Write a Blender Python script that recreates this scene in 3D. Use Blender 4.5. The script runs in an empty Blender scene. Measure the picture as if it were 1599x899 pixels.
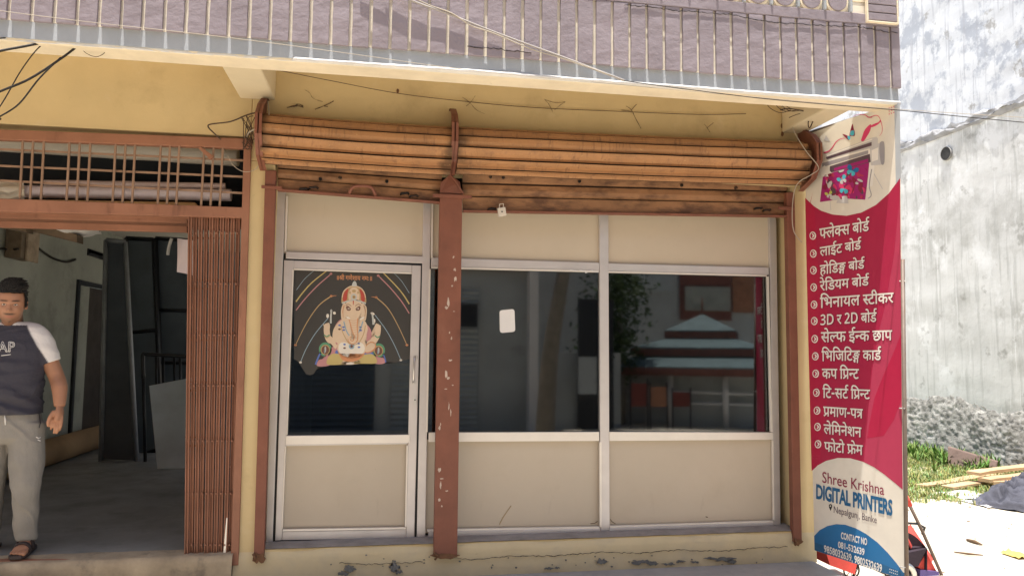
import bpy, bmesh, math, random
from mathutils import Vector, Matrix, noise
from mathutils.bvhtree import BVHTree
random.seed(7)
SC = bpy.context.scene
COL = SC.collection

# ---------------------------------------------------------------- camera, sky, sun, exposure
FPX, CX, CY = 1150.0, 799.5, 449.5          # focal length and centre in pixels of a 1599 wide picture
CAM = Vector((0.0, -5.0, 1.75))
yaw, pit, rol = math.radians(9.71), math.radians(4.787), math.radians(0.522)
fw = Vector((math.sin(yaw)*math.cos(pit), math.cos(yaw)*math.cos(pit), math.sin(pit)))
r0 = fw.cross(Vector((0, 0, 1))).normalized(); u0 = r0.cross(fw)
RT = r0*math.cos(rol) + u0*math.sin(rol); UP = u0*math.cos(rol) - r0*math.sin(rol)
cd = bpy.data.cameras.new('camera'); cd.sensor_width = 36; cd.lens = 36*FPX/1599
cd.clip_start = 0.05; cd.clip_end = 2000
cam = bpy.data.objects.new('camera', cd); COL.objects.link(cam)
cam.matrix_world = Matrix(((RT.x, UP.x, -fw.x, CAM.x), (RT.y, UP.y, -fw.y, CAM.y), (RT.z, UP.z, -fw.z, CAM.z), (0, 0, 0, 1)))
SC.camera = cam

SUN_EL, SUN_AZ = math.radians(81.2), math.radians(180+28)   # azimuth clockwise from +Y; the sun stands behind the camera, a little to the left
sd = Vector((math.sin(SUN_AZ)*math.cos(SUN_EL), math.cos(SUN_AZ)*math.cos(SUN_EL), math.sin(SUN_EL)))
sl = bpy.data.lights.new('sun', 'SUN'); sl.energy = 5.0; sl.angle = math.radians(0.5); sl.color = (1, .95, .87)
so = bpy.data.objects.new('sun', sl); COL.objects.link(so); so.location = (0, -8, 20)
so.rotation_euler = sd.to_track_quat('Z', 'Y').to_euler()
w = bpy.data.worlds.new('World'); SC.world = w; w.use_nodes = True
wn = w.node_tree.nodes; sky = wn.new('ShaderNodeTexSky'); sky.sky_type = 'NISHITA'; sky.sun_disc = False
sky.sun_elevation = SUN_EL; sky.sun_rotation = SUN_AZ; sky.dust_density = 2.5; sky.air_density = 1.2
w.node_tree.links.new(sky.outputs[0], wn['Background'].inputs[0]); wn['Background'].inputs[1].default_value = 0.10
SC.view_settings.view_transform = 'Standard'; SC.view_settings.look = 'None'
SC.view_settings.exposure = 1.0; SC.view_settings.gamma = 1; SC.view_settings.use_curve_mapping = False
SC.cycles.max_bounces = 10; SC.cycles.diffuse_bounces = 6; SC.cycles.glossy_bounces = 4; SC.cycles.transparent_max_bounces = 12
SC.cycles.sample_clamp_indirect = 6; SC.cycles.use_denoising = True

# ---------------------------------------------------------------- measuring helpers
def ray(px, py): return RT*((px-CX)/FPX) - UP*((py-CY)/FPX) + fw
def P(px, py, Y=0.0):                      # point of the vertical plane at depth Y (facade = 0)
    v = ray(px, py); return CAM + v*((Y-CAM.y)/v.y)
def PZ(px, py, Z=0.0):                     # point of the level plane at height Z
    v = ray(px, py); return CAM + v*((Z-CAM.z)/v.z)
def PX(px, py, X):
    v = ray(px, py); return CAM + v*((X-CAM.x)/v.x)

# ---------------------------------------------------------------- materials
MATS = {}
def mat(name, col, rough=.8, var=.12, scale=3, bump=.15, bscale=40, metal=0.0, stains=(), stretch=(1, 1, 1), spec=.4, coat=0, vcol=None, bstretch=None):
    m = bpy.data.materials.new(name); m.use_nodes = True; nt = m.node_tree; N = nt.nodes; L = nt.links
    b = N['Principled BSDF']
    tc = N.new('ShaderNodeTexCoord'); mp = N.new('ShaderNodeMapping'); L.new(tc.outputs['Object'], mp.inputs['Vector'])
    mp.inputs['Scale'].default_value = stretch
    def nz(sc, det=6, st=None, ro=.6, src=None):
        n = N.new('ShaderNodeTexNoise'); n.inputs['Scale'].default_value = sc; n.inputs['Detail'].default_value = det; n.inputs['Roughness'].default_value = ro
        if st:
            q = N.new('ShaderNodeMapping'); L.new(tc.outputs['Object'], q.inputs['Vector']); q.inputs['Scale'].default_value = st[:3]
            if len(st) > 3: q.inputs['Location'].default_value = st[3:6]
            L.new(q.outputs[0], n.inputs['Vector'])
        else: L.new(mp.outputs[0], n.inputs['Vector'])
        return n
    n = nz(scale); rp = N.new('ShaderNodeValToRGB'); L.new(n.outputs['Fac'], rp.inputs['Fac'])
    lo = [max(0, c*(1-var)) for c in col]; hi = [min(1, c*(1+var)) for c in col]
    rp.color_ramp.elements[0].position = .3; rp.color_ramp.elements[1].position = .7
    rp.color_ramp.elements[0].color = (*lo, 1); rp.color_ramp.elements[1].color = (*hi, 1)
    out = rp.outputs['Color']
    if vcol:
        at = N.new('ShaderNodeAttribute'); at.attribute_name = vcol
        mx = N.new('ShaderNodeMix'); mx.data_type = 'RGBA'; mx.blend_type = 'MULTIPLY'; mx.inputs['Factor'].default_value = 1
        L.new(out, mx.inputs['A']); L.new(at.outputs['Color'], mx.inputs['B']); out = mx.outputs['Result']
    for s in stains:
        # (colour, scale, threshold, softness, amount, stretch)
        n2 = nz(s[1], 8, s[5] if len(s) > 5 else (1, 1, 1), .65)
        r2 = N.new('ShaderNodeValToRGB'); L.new(n2.outputs['Fac'], r2.inputs['Fac'])
        r2.color_ramp.elements[0].position = s[2]; r2.color_ramp.elements[1].position = min(1, s[2]+s[3])
        r2.color_ramp.elements[0].color = (0, 0, 0, 1); r2.color_ramp.elements[1].color = (s[4],)*3 + (1,)
        mx = N.new('ShaderNodeMix'); mx.data_type = 'RGBA'
        L.new(r2.outputs['Color'], mx.inputs['Factor']); L.new(out, mx.inputs['A']); mx.inputs['B'].default_value = (*s[0], 1)
        out = mx.outputs['Result']
    L.new(out, b.inputs['Base Color'])
    b.inputs['Roughness'].default_value = rough; b.inputs['Metallic'].default_value = metal; b.inputs['Specular IOR Level'].default_value = spec
    if coat: b.inputs['Coat Weight'].default_value = coat; b.inputs['Coat Roughness'].default_value = .15
    if rough > .2:
        rr = N.new('ShaderNodeMapRange'); n4 = nz(scale*2.3); L.new(n4.outputs['Fac'], rr.inputs['Value'])
        rr.inputs['To Min'].default_value = max(.05, rough-.12); rr.inputs['To Max'].default_value = min(1, rough+.12); L.new(rr.outputs[0], b.inputs['Roughness'])
    if bump:
        n3 = nz(bscale, 5, bstretch); bp = N.new('ShaderNodeBump'); bp.inputs['Strength'].default_value = bump; bp.inputs['Distance'].default_value = .01
        L.new(n3.outputs['Fac'], bp.inputs['Height']); L.new(bp.outputs[0], b.inputs['Normal'])
    MATS[name] = m; return m
def glass_mat(name, tint, ior=1.5, gain=1.0):
    m = bpy.data.materials.new(name); m.use_nodes = True; nt = m.node_tree; N = nt.nodes; L = nt.links
    N.remove(N['Principled BSDF']); o = N['Material Output']
    fr = N.new('ShaderNodeFresnel'); fr.inputs['IOR'].default_value = ior
    g = N.new('ShaderNodeBsdfGlossy'); g.inputs['Roughness'].default_value = .03; g.inputs['Color'].default_value = (gain, gain, gain, 1)
    t = N.new('ShaderNodeBsdfTransparent'); t.inputs['Color'].default_value = (*tint, 1)
    mx = N.new('ShaderNodeMixShader'); L.new(fr.outputs[0], mx.inputs[0]); L.new(t.outputs[0], mx.inputs[1]); L.new(g.outputs[0], mx.inputs[2])
    tc = N.new('ShaderNodeTexCoord'); n = N.new('ShaderNodeTexNoise'); n.inputs['Scale'].default_value = 1.3; n.inputs['Detail'].default_value = 1
    L.new(tc.outputs['Object'], n.inputs['Vector']); bp = N.new('ShaderNodeBump'); bp.inputs['Strength'].default_value = .02; bp.inputs['Distance'].default_value = .02
    L.new(n.outputs['Fac'], bp.inputs['Height']); L.new(bp.outputs[0], g.inputs['Normal'])
    L.new(mx.outputs[0], o.inputs[0]); MATS[name] = m; return m

DIRT = (.09, .06, .035)
M_wall = mat('beige_wall_paint', (.585, .455, .245), .85, .07, 2.2, .12, 30, stains=[((.40, .29, .14), 1.2, .55, .25, .35), ((.28, .19, .09), 18, .66, .08, .3), ((.30, .21, .11), 2.5, .56, .2, .42), (DIRT, 7, .66, .12, .4), ((.66, .55, .36), 4, .58, .15, .4)])
M_soffit = mat('pale_soffit_paint', (.66, .565, .39), .85, .07, 2.5, .12, 30, stains=[(DIRT, 5, .64, .2, .4)])
M_base = mat('dusty_beige_base', (.58, .48, .30), .9, .1, 3, .2, 35, stains=[((.33, .29, .23), 3, .5, .25, .6), (DIRT, 9, .66, .1, .4)])
M_cream = mat('cream_groove_paint', (.80, .70, .52), .8, .1, 6, .15, 40, stains=[(DIRT, 12, .66, .1, .5)])
M_ledge = mat('ledge_shade_grey', (.37, .395, .42), .85, .1, 4, .15, 40, stains=[(DIRT, 8, .66, .15, .45)])  # cream-white paint with the blue-grey of its shade put into the colour
M_lip = mat('pale_drip_lip', (.68, .66, .62), .85, .1, 4, .15, 40)
M_purple = mat('mauve_plaster_paint', (.275, .235, .26), .82, .1, 3, .45, 22, stains=[((.20, .165, .18), 3, .54, .2, .5, (2.2, 1, .35)), ((.16, .11, .13), 6, .62, .12, .5), ((.4, .34, .33), 14, .68, .07, .55), ((.36, .31, .33), 1.3, .55, .2, .4)])
M_conc = mat('grey_concrete', (.30, .295, .29), .85, .14, 4, .3, 40, stains=[((.15, .14, .13), 5, .6, .15, .5)])
M_mortar = mat('grey_mortar', (.27, .25, .235), .9, .2, 8, .5, 60)
M_alu = mat('anodised_aluminium', (.62, .585, .57), .42, .06, 5, .04, 80, metal=.55, stains=[((.36, .30, .22), 6, .66, .15, .4)])
M_alu_pale = mat('pale_aluminium_bead', (.78, .73, .66), .4, .05, 5, .04, 80, metal=.35)
M_panel = mat('beige_laminate_panel', (.53, .45, .345), .5, .06, 1.1, .05, 70, stains=[((.38, .31, .22), 2.2, .5, .3, .4), ((.30, .24, .17), 9, .64, .12, .3, (1, 1, .25)), ((.25, .19, .13), 45, .7, .05, .45), ((.62, .55, .45), 3, .6, .2, .3, (1, 1, .5, 4, 2, 7))])
M_gap_rubber = mat('black_gap_and_rubber', (.012, .012, .012), .6, .1, 5, 0)
M_red = mat('red_oxide_paint', (.20, .074, .045), .62, .16, 5, .2, 50, stains=[((.30, .15, .095), 2.4, .56, .2, .5), ((.12, .05, .035), 7, .56, .15, .6, (1, 1, .5)), ((.09, .035, .02), 6, .6, .15, .6), ((.40, .28, .2), 16, .72, .04, .8, (1, 1, .45))])
M_grille = mat('dusty_brown_grille_paint', (.27, .17, .115), .7, .12, 6, .2, 50, stains=[((.36, .26, .19), 8, .55, .2, .55)])
M_gate = mat('brown_gate_paint', (.275, .125, .075), .65, .16, 4, .2, 50, stains=[((.11, .045, .028), 5, .58, .15, .6, (2, 2, .5)), ((.5, .4, .32), 18, .73, .04, .8, (1, 1, .3))])
M_shut = mat('rusty_shutter_steel', (.40, .205, .09), .6, .16, 3, .25, 90, metal=.08, vcol='tint', stains=[((.21, .10, .055), 2.2, .5, .25, .5), ((.26, .14, .075), 14, .54, .12, .6), ((.16, .08, .045), 12, .56, .1, .55, (2.2, 1, .3)), ((.56, .33, .15), 55, .60, .1, .55), ((.12, .065, .04), 6, .62, .09, .5), ((.07, .035, .02), 40, .66, .06, .6)])
M_shut_low = mat('shaded_rusty_shutter_steel', (.30, .155, .075), .6, .22, 4, .25, 90, metal=.08, vcol='tint', stains=[((.075, .035, .022), 5, .46, .18, .8, (.8, 1, 2)), ((.42, .22, .10), 22, .66, .08, .5)])  # rust and dirt, base colour darkened for the shade under the roll
M_glass = glass_mat('tinted_window_glass', (.34, .38, .41), 2.05)
M_dark = mat('interior_shade_black', (.02, .023, .027), .8, .15, 2, .1, 30)  # near-black colour stands in for the unlit interior
M_pass = mat('grey_green_passage_wall', (.34, .355, .315), .85, .12, 1.6, .2, 20, stains=[((.17, .175, .15), 2, .5, .2, .6), ((.45, .44, .39), 6, .66, .1, .4)])
M_passfloor = mat('worn_cement_floor', (.215, .21, .195), .7, .2, 2.5, .25, 30, stains=[((.32, .29, .24), 3, .56, .15, .6), ((.10, .10, .10), 3, .52, .15, .65), ((.4, .37, .3), 14, .66, .06, .5)])
M_black = mat('black_painted_steel', (.02, .022, .027), .42, .2, 6, .08, 60)
M_wire = mat('black_cable_sheath', (.018, .015, .013), .6, .1, 5, 0)
M_wire_brown = mat('brown_wire', (.07, .04, .025), .6, .1, 5, 0)
M_wire_pale = mat('pale_cable_sheath', (.42, .37, .30), .6, .1, 5, 0)
M_pole = mat('rusty_galvanised_pipe', (.15, .115, .095), .6, .2, 6, .15, 50, metal=.2, stains=[((.20, .09, .04), 8, .58, .15, .6)])
M_gap = mat('dark_slat_gap', (.035, .018, .010), .8, .2, 8, .1, 50)  # dark brown drawn into the gaps for crisper slat lines
M_white = mat('white_paper', (.74, .72, .70), .7, .05, 4, .05, 20)
M_lav = mat('lavender_vinyl_roll', (.62, .55, .58), .5, .08, 4, .08, 15, stains=[((.35, .27, .23), 5, .62, .15, .5)])
M_wood = mat('raw_wood', (.42, .25, .11), .75, .25, 3, .2, 20, stretch=(1, 8, 8))
M_sand = mat('pale_sandy_ground', (.53, .475, .385), .95, .14, .8, .5, 9, stains=[((.36, .30, .22), 1.3, .55, .2, .6), ((.25, .2, .15), 14, .68, .06, .5)])

# ---------------------------------------------------------------- mesh helpers
def V(*a): return Vector(a)
def face(bm, pts, mi=0):
    f = bm.faces.new([bm.verts.new(p) for p in pts]); f.material_index = mi; return f
def box(bm, x0, x1, y0, y1, z0, z1, mi=0):
    v = [bm.verts.new((x, y, z)) for x in (x0, x1) for y in (y0, y1) for z in (z0, z1)]
    for q in ((0, 1, 3, 2), (4, 6, 7, 5), (0, 4, 5, 1), (2, 3, 7, 6), (0, 2, 6, 4), (1, 5, 7, 3)):
        bm.faces.new([v[i] for i in q]).material_index = mi
def prism(bm, pts, vec, mi=0):
    vec = Vector(vec); n = len(pts)
    a = [bm.verts.new(p) for p in pts]; b = [bm.verts.new(Vector(p)+vec) for p in pts]
    fs = [bm.faces.new(a), bm.faces.new(b[::-1])]
    for i in range(n): fs.append(bm.faces.new((a[i], b[i], b[(i+1) % n], a[(i+1) % n])))
    for f in fs: f.material_index = mi
    bmesh.ops.recalc_face_normals(bm, faces=fs)
def quad(bm, c, Y, dep, mi=0):            # a slab whose front face has these four measured corners at depth Y
    prism(bm, [P(x, y, Y) for x, y in c], (0, dep, 0), mi)
def tube(bm, pts, r, seg=8, mi=0, caps=True, flat=1.0):
    pts = [Vector(p) for p in pts]; rs = r if isinstance(r, (list, tuple)) else [r]*len(pts); rings = []
    t0 = (pts[1]-pts[0]).normalized(); ref = Vector((0, 0, 1)) if abs(t0.z) < .9 else Vector((1, 0, 0))
    nrm = t0.cross(ref).normalized()
    for i, p in enumerate(pts):
        t = (pts[min(i+1, len(pts)-1)]-pts[max(i-1, 0)]).normalized()
        nrm = (nrm - t*nrm.dot(t)).normalized(); bi = t.cross(nrm)
        rings.append([bm.verts.new(p + (nrm*math.cos(2*math.pi*k/seg) + bi*math.sin(2*math.pi*k/seg)*flat)*rs[i]) for k in range(seg)])
    for a, b in zip(rings, rings[1:]):
        for k in range(seg):
            f = bm.faces.new((a[k], a[(k+1) % seg], b[(k+1) % seg], b[k])); f.smooth = True; f.material_index = mi
    if caps:
        bm.faces.new(rings[0][::-1]).material_index = mi; bm.faces.new(rings[-1]).material_index = mi
def spline(pts, n=6, closed=False):
    pts = [Vector(p) for p in pts]; out = []; m = len(pts)
    for i in range(m if closed else m-1):
        g = (lambda k: pts[k % m]) if closed else (lambda k: pts[max(0, min(m-1, k))])
        a, b, c, d = g(i-1), g(i), g(i+1), g(i+2)
        for k in range(n):
            t = k/n
            out.append(.5*((2*b) + (c-a)*t + (2*a-5*b+4*c-d)*t*t + (3*b-a-3*c+d)*t**3))
    if not closed: out.append(pts[-1])
    return out
WL = {}
def B(): return bmesh.new()
def obj(name, bm, m, parent=None, bev=0, smooth=False, origin=None, bseg=2):
    base = WL[parent.name] if parent else (Vector(origin) if origin is not None else Vector((0, 0, 0)))
    if parent is None and origin is None:
        xs = [v.co for v in bm.verts]
        base = Vector(((min(v.x for v in xs)+max(v.x for v in xs))/2, (min(v.y for v in xs)+max(v.y for v in xs))/2, min(v.z for v in xs)))
    bmesh.ops.translate(bm, verts=bm.verts, vec=-base)
    me = bpy.data.meshes.new(name); bm.to_mesh(me); bm.free()
    for q in (m if isinstance(m, (list, tuple)) else [m]): me.materials.append(q)
    if smooth:
        for p in me.polygons: p.use_smooth = True
    o = bpy.data.objects.new(name, me); COL.objects.link(o)
    if parent: o.parent = parent
    else: o.location = base
    WL[o.name] = base
    if bev:
        k = o.modifiers.new('bevel', 'BEVEL'); k.width = bev; k.segments = bseg; k.limit_method = 'ANGLE'; k.angle_limit = math.radians(40)
    return o
def tag(o, label=None, cat=None, group=None, kind=None):
    if label: o['label'] = label
    if cat: o['category'] = cat
    if group: o['group'] = group
    if kind: o['kind'] = kind
    return o
def thing(name, label, cat, loc, group=None):
    o = bpy.data.objects.new(name, None); COL.objects.link(o); o.location = loc; o.empty_display_size = .1
    WL[o.name] = Vector(loc); return tag(o, label, cat, group)
def dup(root, loc, label=None):
    r = root.copy(); COL.objects.link(r); r.location = loc
    if label: r['label'] = label
    for ch in list(root.children):
        c = ch.copy(); COL.objects.link(c); c.parent = r
        for g in list(ch.children):
            d = g.copy(); COL.objects.link(d); d.parent = c
    return r
def rough_up(bm, amt, sc, seed=0.0, axes=(1, 1, 1)):
    for v in bm.verts:
        n = noise.noise_vector(v.co*sc + Vector((seed, seed*1.7, seed*.3)))
        v.co += Vector((n.x*axes[0], n.y*axes[1], n.z*axes[2]))*amt
def grid(bm, nx, ny, fn, mi=0, smooth=True):
    vs = [[bm.verts.new(fn(i/nx, j/ny)) for j in range(ny+1)] for i in range(nx+1)]
    for i in range(nx):
        for j in range(ny):
            f = bm.faces.new((vs[i][j], vs[i+1][j], vs[i+1][j+1], vs[i][j+1])); f.material_index = mi; f.smooth = smooth
    return vs
M_groove = mat('whitewashed_groove', (.82, .76, .63), .85, .08, 6, .15, 40, stains=[(DIRT, 14, .66, .1, .6)])
# ---------------------------------------------------------------- ground
bm = B(); box(bm, -400, 400, -400, 400, -.3, 0)
tag(obj('ground', bm, M_sand, origin=(0, 0, 0)), kind='structure')
FLOOR, PLAT, SOF, BEAM = .467, .26, 3.62, 3.39
bm = B(); pts = [(-.95, -1.15), (2.55, -1.15), (2.85, -1.08), (3.02, -.86), (3.08, -.5), (3.08, .0), (-.95, .0)]
prism(bm, [V(x, y, 0.004) for x, y in pts], (0, 0, PLAT-.004)); tag(obj('platform', bm, M_conc, bev=.02), kind='structure')
bm = B(); box(bm, -3.75, -.915, .06, 7.6, .02, FLOOR); tag(obj('passage_floor', bm, M_passfloor, bev=.015), kind='structure')

# ---------------------------------------------------------------- shop building
G = 'shop_building'
bld = thing(G, 'beige plastered shop building with mauve ribbed balcony front and two rolled shutters', 'building', (0, 0, 0))
T = .24
bm = B()
box(bm, -.905, -.745, 0, T, .10, 2.98)                      # pillar between gate and shop
box(bm, 2.962, 3.10, 0, T, .10, 2.98)                       # right pillar
box(bm, -.905, 3.10, 0, T, 2.98, SOF-.002)                  # wall over the shutters
box(bm, -5.2, -.905, 0, T, 3.135, SOF-.002)                 # wall over the gate
box(bm, -5.2, -3.75, 0, T, .02, 3.135)                      # left pier
box(bm, -.745, 2.962, .0, T, .10, .472)                      # base under the shop front
obj('wall', bm, M_wall, bld, bev=.006)
bm = B(); box(bm, -5.2, 3.10, .002, T, SOF+.15, 8.2)        # upper storey (above the picture)
obj('upper_wall', bm, M_wall, bld)
bm = B()                                                    # strip of worn base plaster standing just proud of the wall
N_ = 60
def bfn(u, v):
    x = -.912 + u*(3.096+.912); z = PLAT-.01 + v*(.468-PLAT+.01)
    return V(x, -.012 - .006*noise.noise(V(x*3, z*8, 2)) + (.016*max(0, v-.85)/.15), z)
grid(bm, N_, 8, bfn); obj('base_plaster', bm, M_base, bld)
# mortar bed under the aluminium
bm = B()
def mfn(u, v):
    x = -.745 + u*3.70; y = -.008 + v*.19; e = .012*noise.noise(V(x*5, 3, y*6))
    return V(x, y + (e if v < .5 else 0), .476 + .012*v + .003*noise.noise(V(x*9, y*20, 1)))
grid(bm, 120, 8, mfn); obj('mortar_bed', bm, M_mortar, bld)
# soffit, beams
bm = B(); box(bm, -5.2, 3.085, -.62, .0, SOF, SOF+.15); obj('soffit', bm, M_soffit, bld)
bm = B()
box(bm, -.985, -.76, -.60, -.002, BEAM, SOF-.002); obj('cross_beam', bm, M_soffit, bld, bev=.012)
bm = B(); box(bm, 2.90, 3.083, -.60, -.002, BEAM, SOF-.002); obj('cross_beam', bm, M_soffit, bld, bev=.012)
bm = B(); box(bm, -5.2, 3.29, -.766, -.602, 3.374, 4.05); obj('edge_beam', bm, M_cream, bld, bev=.006)
# ledge strip behind the ribs (cream, with a crumbling lip that catches the sun)
bm = B()
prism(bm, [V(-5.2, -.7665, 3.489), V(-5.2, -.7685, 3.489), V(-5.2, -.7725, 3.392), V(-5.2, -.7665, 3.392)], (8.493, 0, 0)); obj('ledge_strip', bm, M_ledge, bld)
bm = B()
def lfn(u, v):
    x = -5.2 + u*8.495
    k = .55+.45*noise.noise(V(x*1.1, 5, 0)); k = max(.12, k)
    if x < -.55: k *= .15
    a = math.pi*v
    return V(x, (-.764 if x < -.55 else -.772) - .030*math.sin(a)*k - .004*noise.noise(V(x*16, v*3, 3)), 3.386 + .016*math.cos(a)*(.6+k*.5))
grid(bm, 520, 6, lfn); obj('drip_lip', bm, M_lip, bld)
bm = B(); box(bm, -5.2, 3.292, -.7685, -.7663, 3.491, 4.05); obj('groove_backing', bm, M_groove, bld)
# ribs
GX0, GS = -2.029, .1120
def gx(k): return GX0 + GS*k
YF = -.788
bm = B()
for k in range(-28, 48):
    a, b = gx(k)+.0100+random.uniform(-.0016, .0016), gx(k+1)-.0100+random.uniform(-.0016, .0016)
    if k == 47: b = 3.305
    box(bm, a, b, YF, -.7665, 3.487+random.uniform(-.003, .003), 3.894)
bmesh.ops.subdivide_edges(bm, edges=[e for e in bm.edges if abs(e.verts[0].co.z-e.verts[1].co.z) > .2], cuts=12)
for v in bm.verts:
    if v.co.y < -.777:
        n = noise.noise_vector(v.co*14); v.co += V(n.x*.0035, n.y*.003, n.z*.002)
obj('rib_cladding', bm, M_purple, bld, bev=.003)
bm = B(); box(bm, -5.2, 3.305, YF-.002, -.7665, 3.896, 3.965)
box(bm, 3.27, 3.308, YF-.002, -.7665, 3.967, 4.4)
bmesh.ops.subdivide_edges(bm, edges=[e for e in bm.edges if abs(e.verts[0].co.x-e.verts[1].co.x) > 2], cuts=140)
rough_up(bm, .003, 8); obj('top_band', bm, M_purple, bld, bev=.004)
# cream field with round mauve medallions above the band
bm = B(); box(bm, -5.2, 3.268, -.772, -.602, 4.052, 4.6); obj('parapet_field', bm, M_cream, bld)
x = 2.86
while x > 1.1:
    bm = B()
    for (rr, y0, mi) in ((.066, -.792, 0), (.083, -.784, 1)):
        prism(bm, [V(x+rr*math.cos(t*math.pi/14), y0, 4.035+rr*math.sin(t*math.pi/14)) for t in range(28)], (0, -.766-y0, 0), mi)
    box(bm, x+.086, x+.101, -.800, -.766, 3.967, 4.3, 2)
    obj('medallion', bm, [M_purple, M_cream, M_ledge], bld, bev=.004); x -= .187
bm = B()
a, b = P(1351, 25, YF).x, P(1400, 25, YF).x
for i in range(5):
    box(bm, a+.012, b-.012, YF-.020, YF+.002, 3.922+i*.055, 3.969+i*.055)
box(bm, a, a+.010, YF-.022, YF+.002, 3.905, 4.3, 1); box(bm, b-.010, b, YF-.022, YF+.002, 3.905, 4.3, 1); box(bm, a+.011, b-.011, YF-.022, YF+.002, 3.905, 3.916, 1)
obj('corner_block', bm, [M_purple, M_cream], bld, bev=.003)
# plaster cracks and flaked patches
M_crack = mat('dark_crack_line', (.035, .028, .025), .95, .1, 5, 0)  # dark strips drawn along the plaster cracks
def CR(*a):
    global bm
    bm = B(); crack(*a); obj('crack', bm, M_crack, bld)
def crack(pts, Y, wd, jit=1.2):
    ps = []
    for (a, b) in zip(pts, pts[1:]):
        n = max(2, int(abs(b[0]-a[0])/4))
        for i in range(n): ps.append((a[0]+(b[0]-a[0])*i/n, a[1]+(b[1]-a[1])*i/n + random.uniform(-jit, jit)))
    ps.append(pts[-1])
    for (a, b) in zip(ps, ps[1:]):
        w1 = wd*random.uniform(.4, 1.2)
        prism(bm, [P(a[0], a[1]-w1, Y), P(b[0], b[1]-w1*.6, Y), P(b[0], b[1]+w1*.6, Y), P(a[0], a[1]+w1, Y)], (0, .004, 0))
CR([(975, 7), (1020, 12), (1060, 17), (1100, 20), (1150, 24), (1180, 31), (1230, 37), (1290, 40), (1340, 42), (1368, 47), (1402, 52)], YF-.007, .55)
CR([(730, 72), (745, 74), (775, 76), (795, 79), (830, 82)], YF-.004, .5)
CR([(705, 871), (740, 873), (800, 868), (870, 867), (930, 862), (1000, 863), (1060, 858), (1130, 860), (1180, 855), (1230, 853)], -.022, .4)
CR([(530, 878), (560, 881), (620, 879), (660, 877)], -.022, .35)
M_flake = mat('exposed_grey_plaster', (.15, .15, .14), .95, .3, 30, .5, 80)
bm = B()
def blob(cx, cy, rx, ry, Y, n=18, dep=.004, mi=0, jag=.4):
    sd_ = random.random()*50
    prism(bm, [P(cx+rx*math.cos(t)*(1+jag*noise.noise(V(sd_, math.cos(t)*2, math.sin(t)*2))), cy+ry*math.sin(t)*(1+jag*1.5*noise.noise(V(sd_+9, math.cos(t)*2.5, math.sin(t)*2.5))), Y) for t in [2*math.pi*i/n for i in range(n)]], (0, dep, 0), mi)
for c in ((545, 887, 8, 5), (536, 895, 10, 3), (616, 885, 9, 6), (622, 892, 6, 3), (940, 876, 8, 4), (1003, 877, 16, 4), (1020, 879, 8, 3), (1045, 880, 9, 2), (1062, 876, 7, 2), (1085, 877, 6, 1.5), (1108, 871, 9, 1.5), (1130, 873, 14, 4), (1143, 876, 8, 3), (857, 887, 7, 1.5), (870, 886, 4, 1.5)):
    bm = B(); blob(*c, -.0225, 34, .004, 0, .85); obj('flaked_patch', bm, M_flake, bld)
for i in range(34): bm = B(); blob(random.uniform(450, 1200), random.uniform(866, 890), random.uniform(.8, 2), random.uniform(.6, 1.4), -.0225, 8); obj('flaked_patch', bm, M_flake, bld)
# passage shell and dim shop room behind the glass
bm = B()
box(bm, -3.95, -3.752, T, 5.2, .02, 3.3); box(bm, -3.95, -3.752, 5.2, 6.5, 2.55, 3.3); box(bm, -3.95, -3.752, 6.5, 7.6, .02, 3.3)
obj('passage_wall', bm, M_pass, bld)
M_back = mat('bluish_grey_back_wall', (.20, .24, .28), .8, .15, 2, .1, 20)
bm = B(); box(bm, -3.75, -.915, 7.602, 7.8, .02, 3.3); obj('back_wall', bm, M_back, bld)
bm = B(); box(bm, -.913, -.76, T, 3.4, .02, 3.3); box(bm, -.913, -.76, 3.4, 7.0, 2.95, 3.3); box(bm, -.913, -.76, 3.4, 7.0, .02, .6); box(bm, -.913, -.76, 7.0, 7.6, .02, 3.3); obj('side_wall', bm, M_pass, bld)  # opening added in this unseen wall to let skylight into the passage
M_ceil = mat('grey_ceiling_plaster', (.42, .40, .36), .9, .15, 2, .2, 15)
bm = B(); box(bm, -3.95, -.76, T+.002, 7.8, 3.302, 3.45); obj('passage_ceiling', bm, M_ceil, bld)
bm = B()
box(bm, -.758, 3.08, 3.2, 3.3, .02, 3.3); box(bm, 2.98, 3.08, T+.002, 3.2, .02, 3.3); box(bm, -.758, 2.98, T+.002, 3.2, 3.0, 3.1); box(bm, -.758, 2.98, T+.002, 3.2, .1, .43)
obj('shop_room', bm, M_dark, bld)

# ---------------------------------------------------------------- aluminium shop front
sf = thing('aluminium_shopfront', 'glazed aluminium shop front with beige panels set behind the brown steel posts', 'shopfront', (.98, .15, .48))
YA = .14
fb = B()
def fr(c, dep=.045, Y=YA): quad(fb, c, Y, dep)
fr([(431, 290), (446.4, 290), (425.4, 852), (414.8, 853)])                # left jamb
fr([(661.3, 306), (673.3, 307), (664, 846), (650.5, 846)])              # jamb between door and window
fr([(936, 326), (950, 327), (952.2, 830), (937.5, 831)])                # mullion
fr([(1201, 330), (1212, 330), (1219.2, 821), (1208.6, 822)])            # right jamb
fr([(446.2, 393), (660.8, 400), (660.8, 411), (446, 403.5)])          # head over the door
fr([(673.2, 402), (935.8, 410), (935.8, 422.5), (673, 416)]); fr([(950.2, 411), (1200.8, 417.5), (1200.8, 429), (950.2, 423)])
fr([(669, 829.5), (937.2, 825), (937.4, 832), (669, 838)], .06, YA-.012); fr([(952.2, 824), (1208, 815.5), (1208.2, 821), (952, 831)], .06, YA-.012)
obj('frame', fb, M_alu, sf, bev=.003)
def bd(c, Y=YA-.006, dep=.02, par=None):
    b_ = B(); quad(b_, c, Y, dep); obj('glazing_bead', b_, M_alu_pale, par or sf, bev=.0015)
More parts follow.
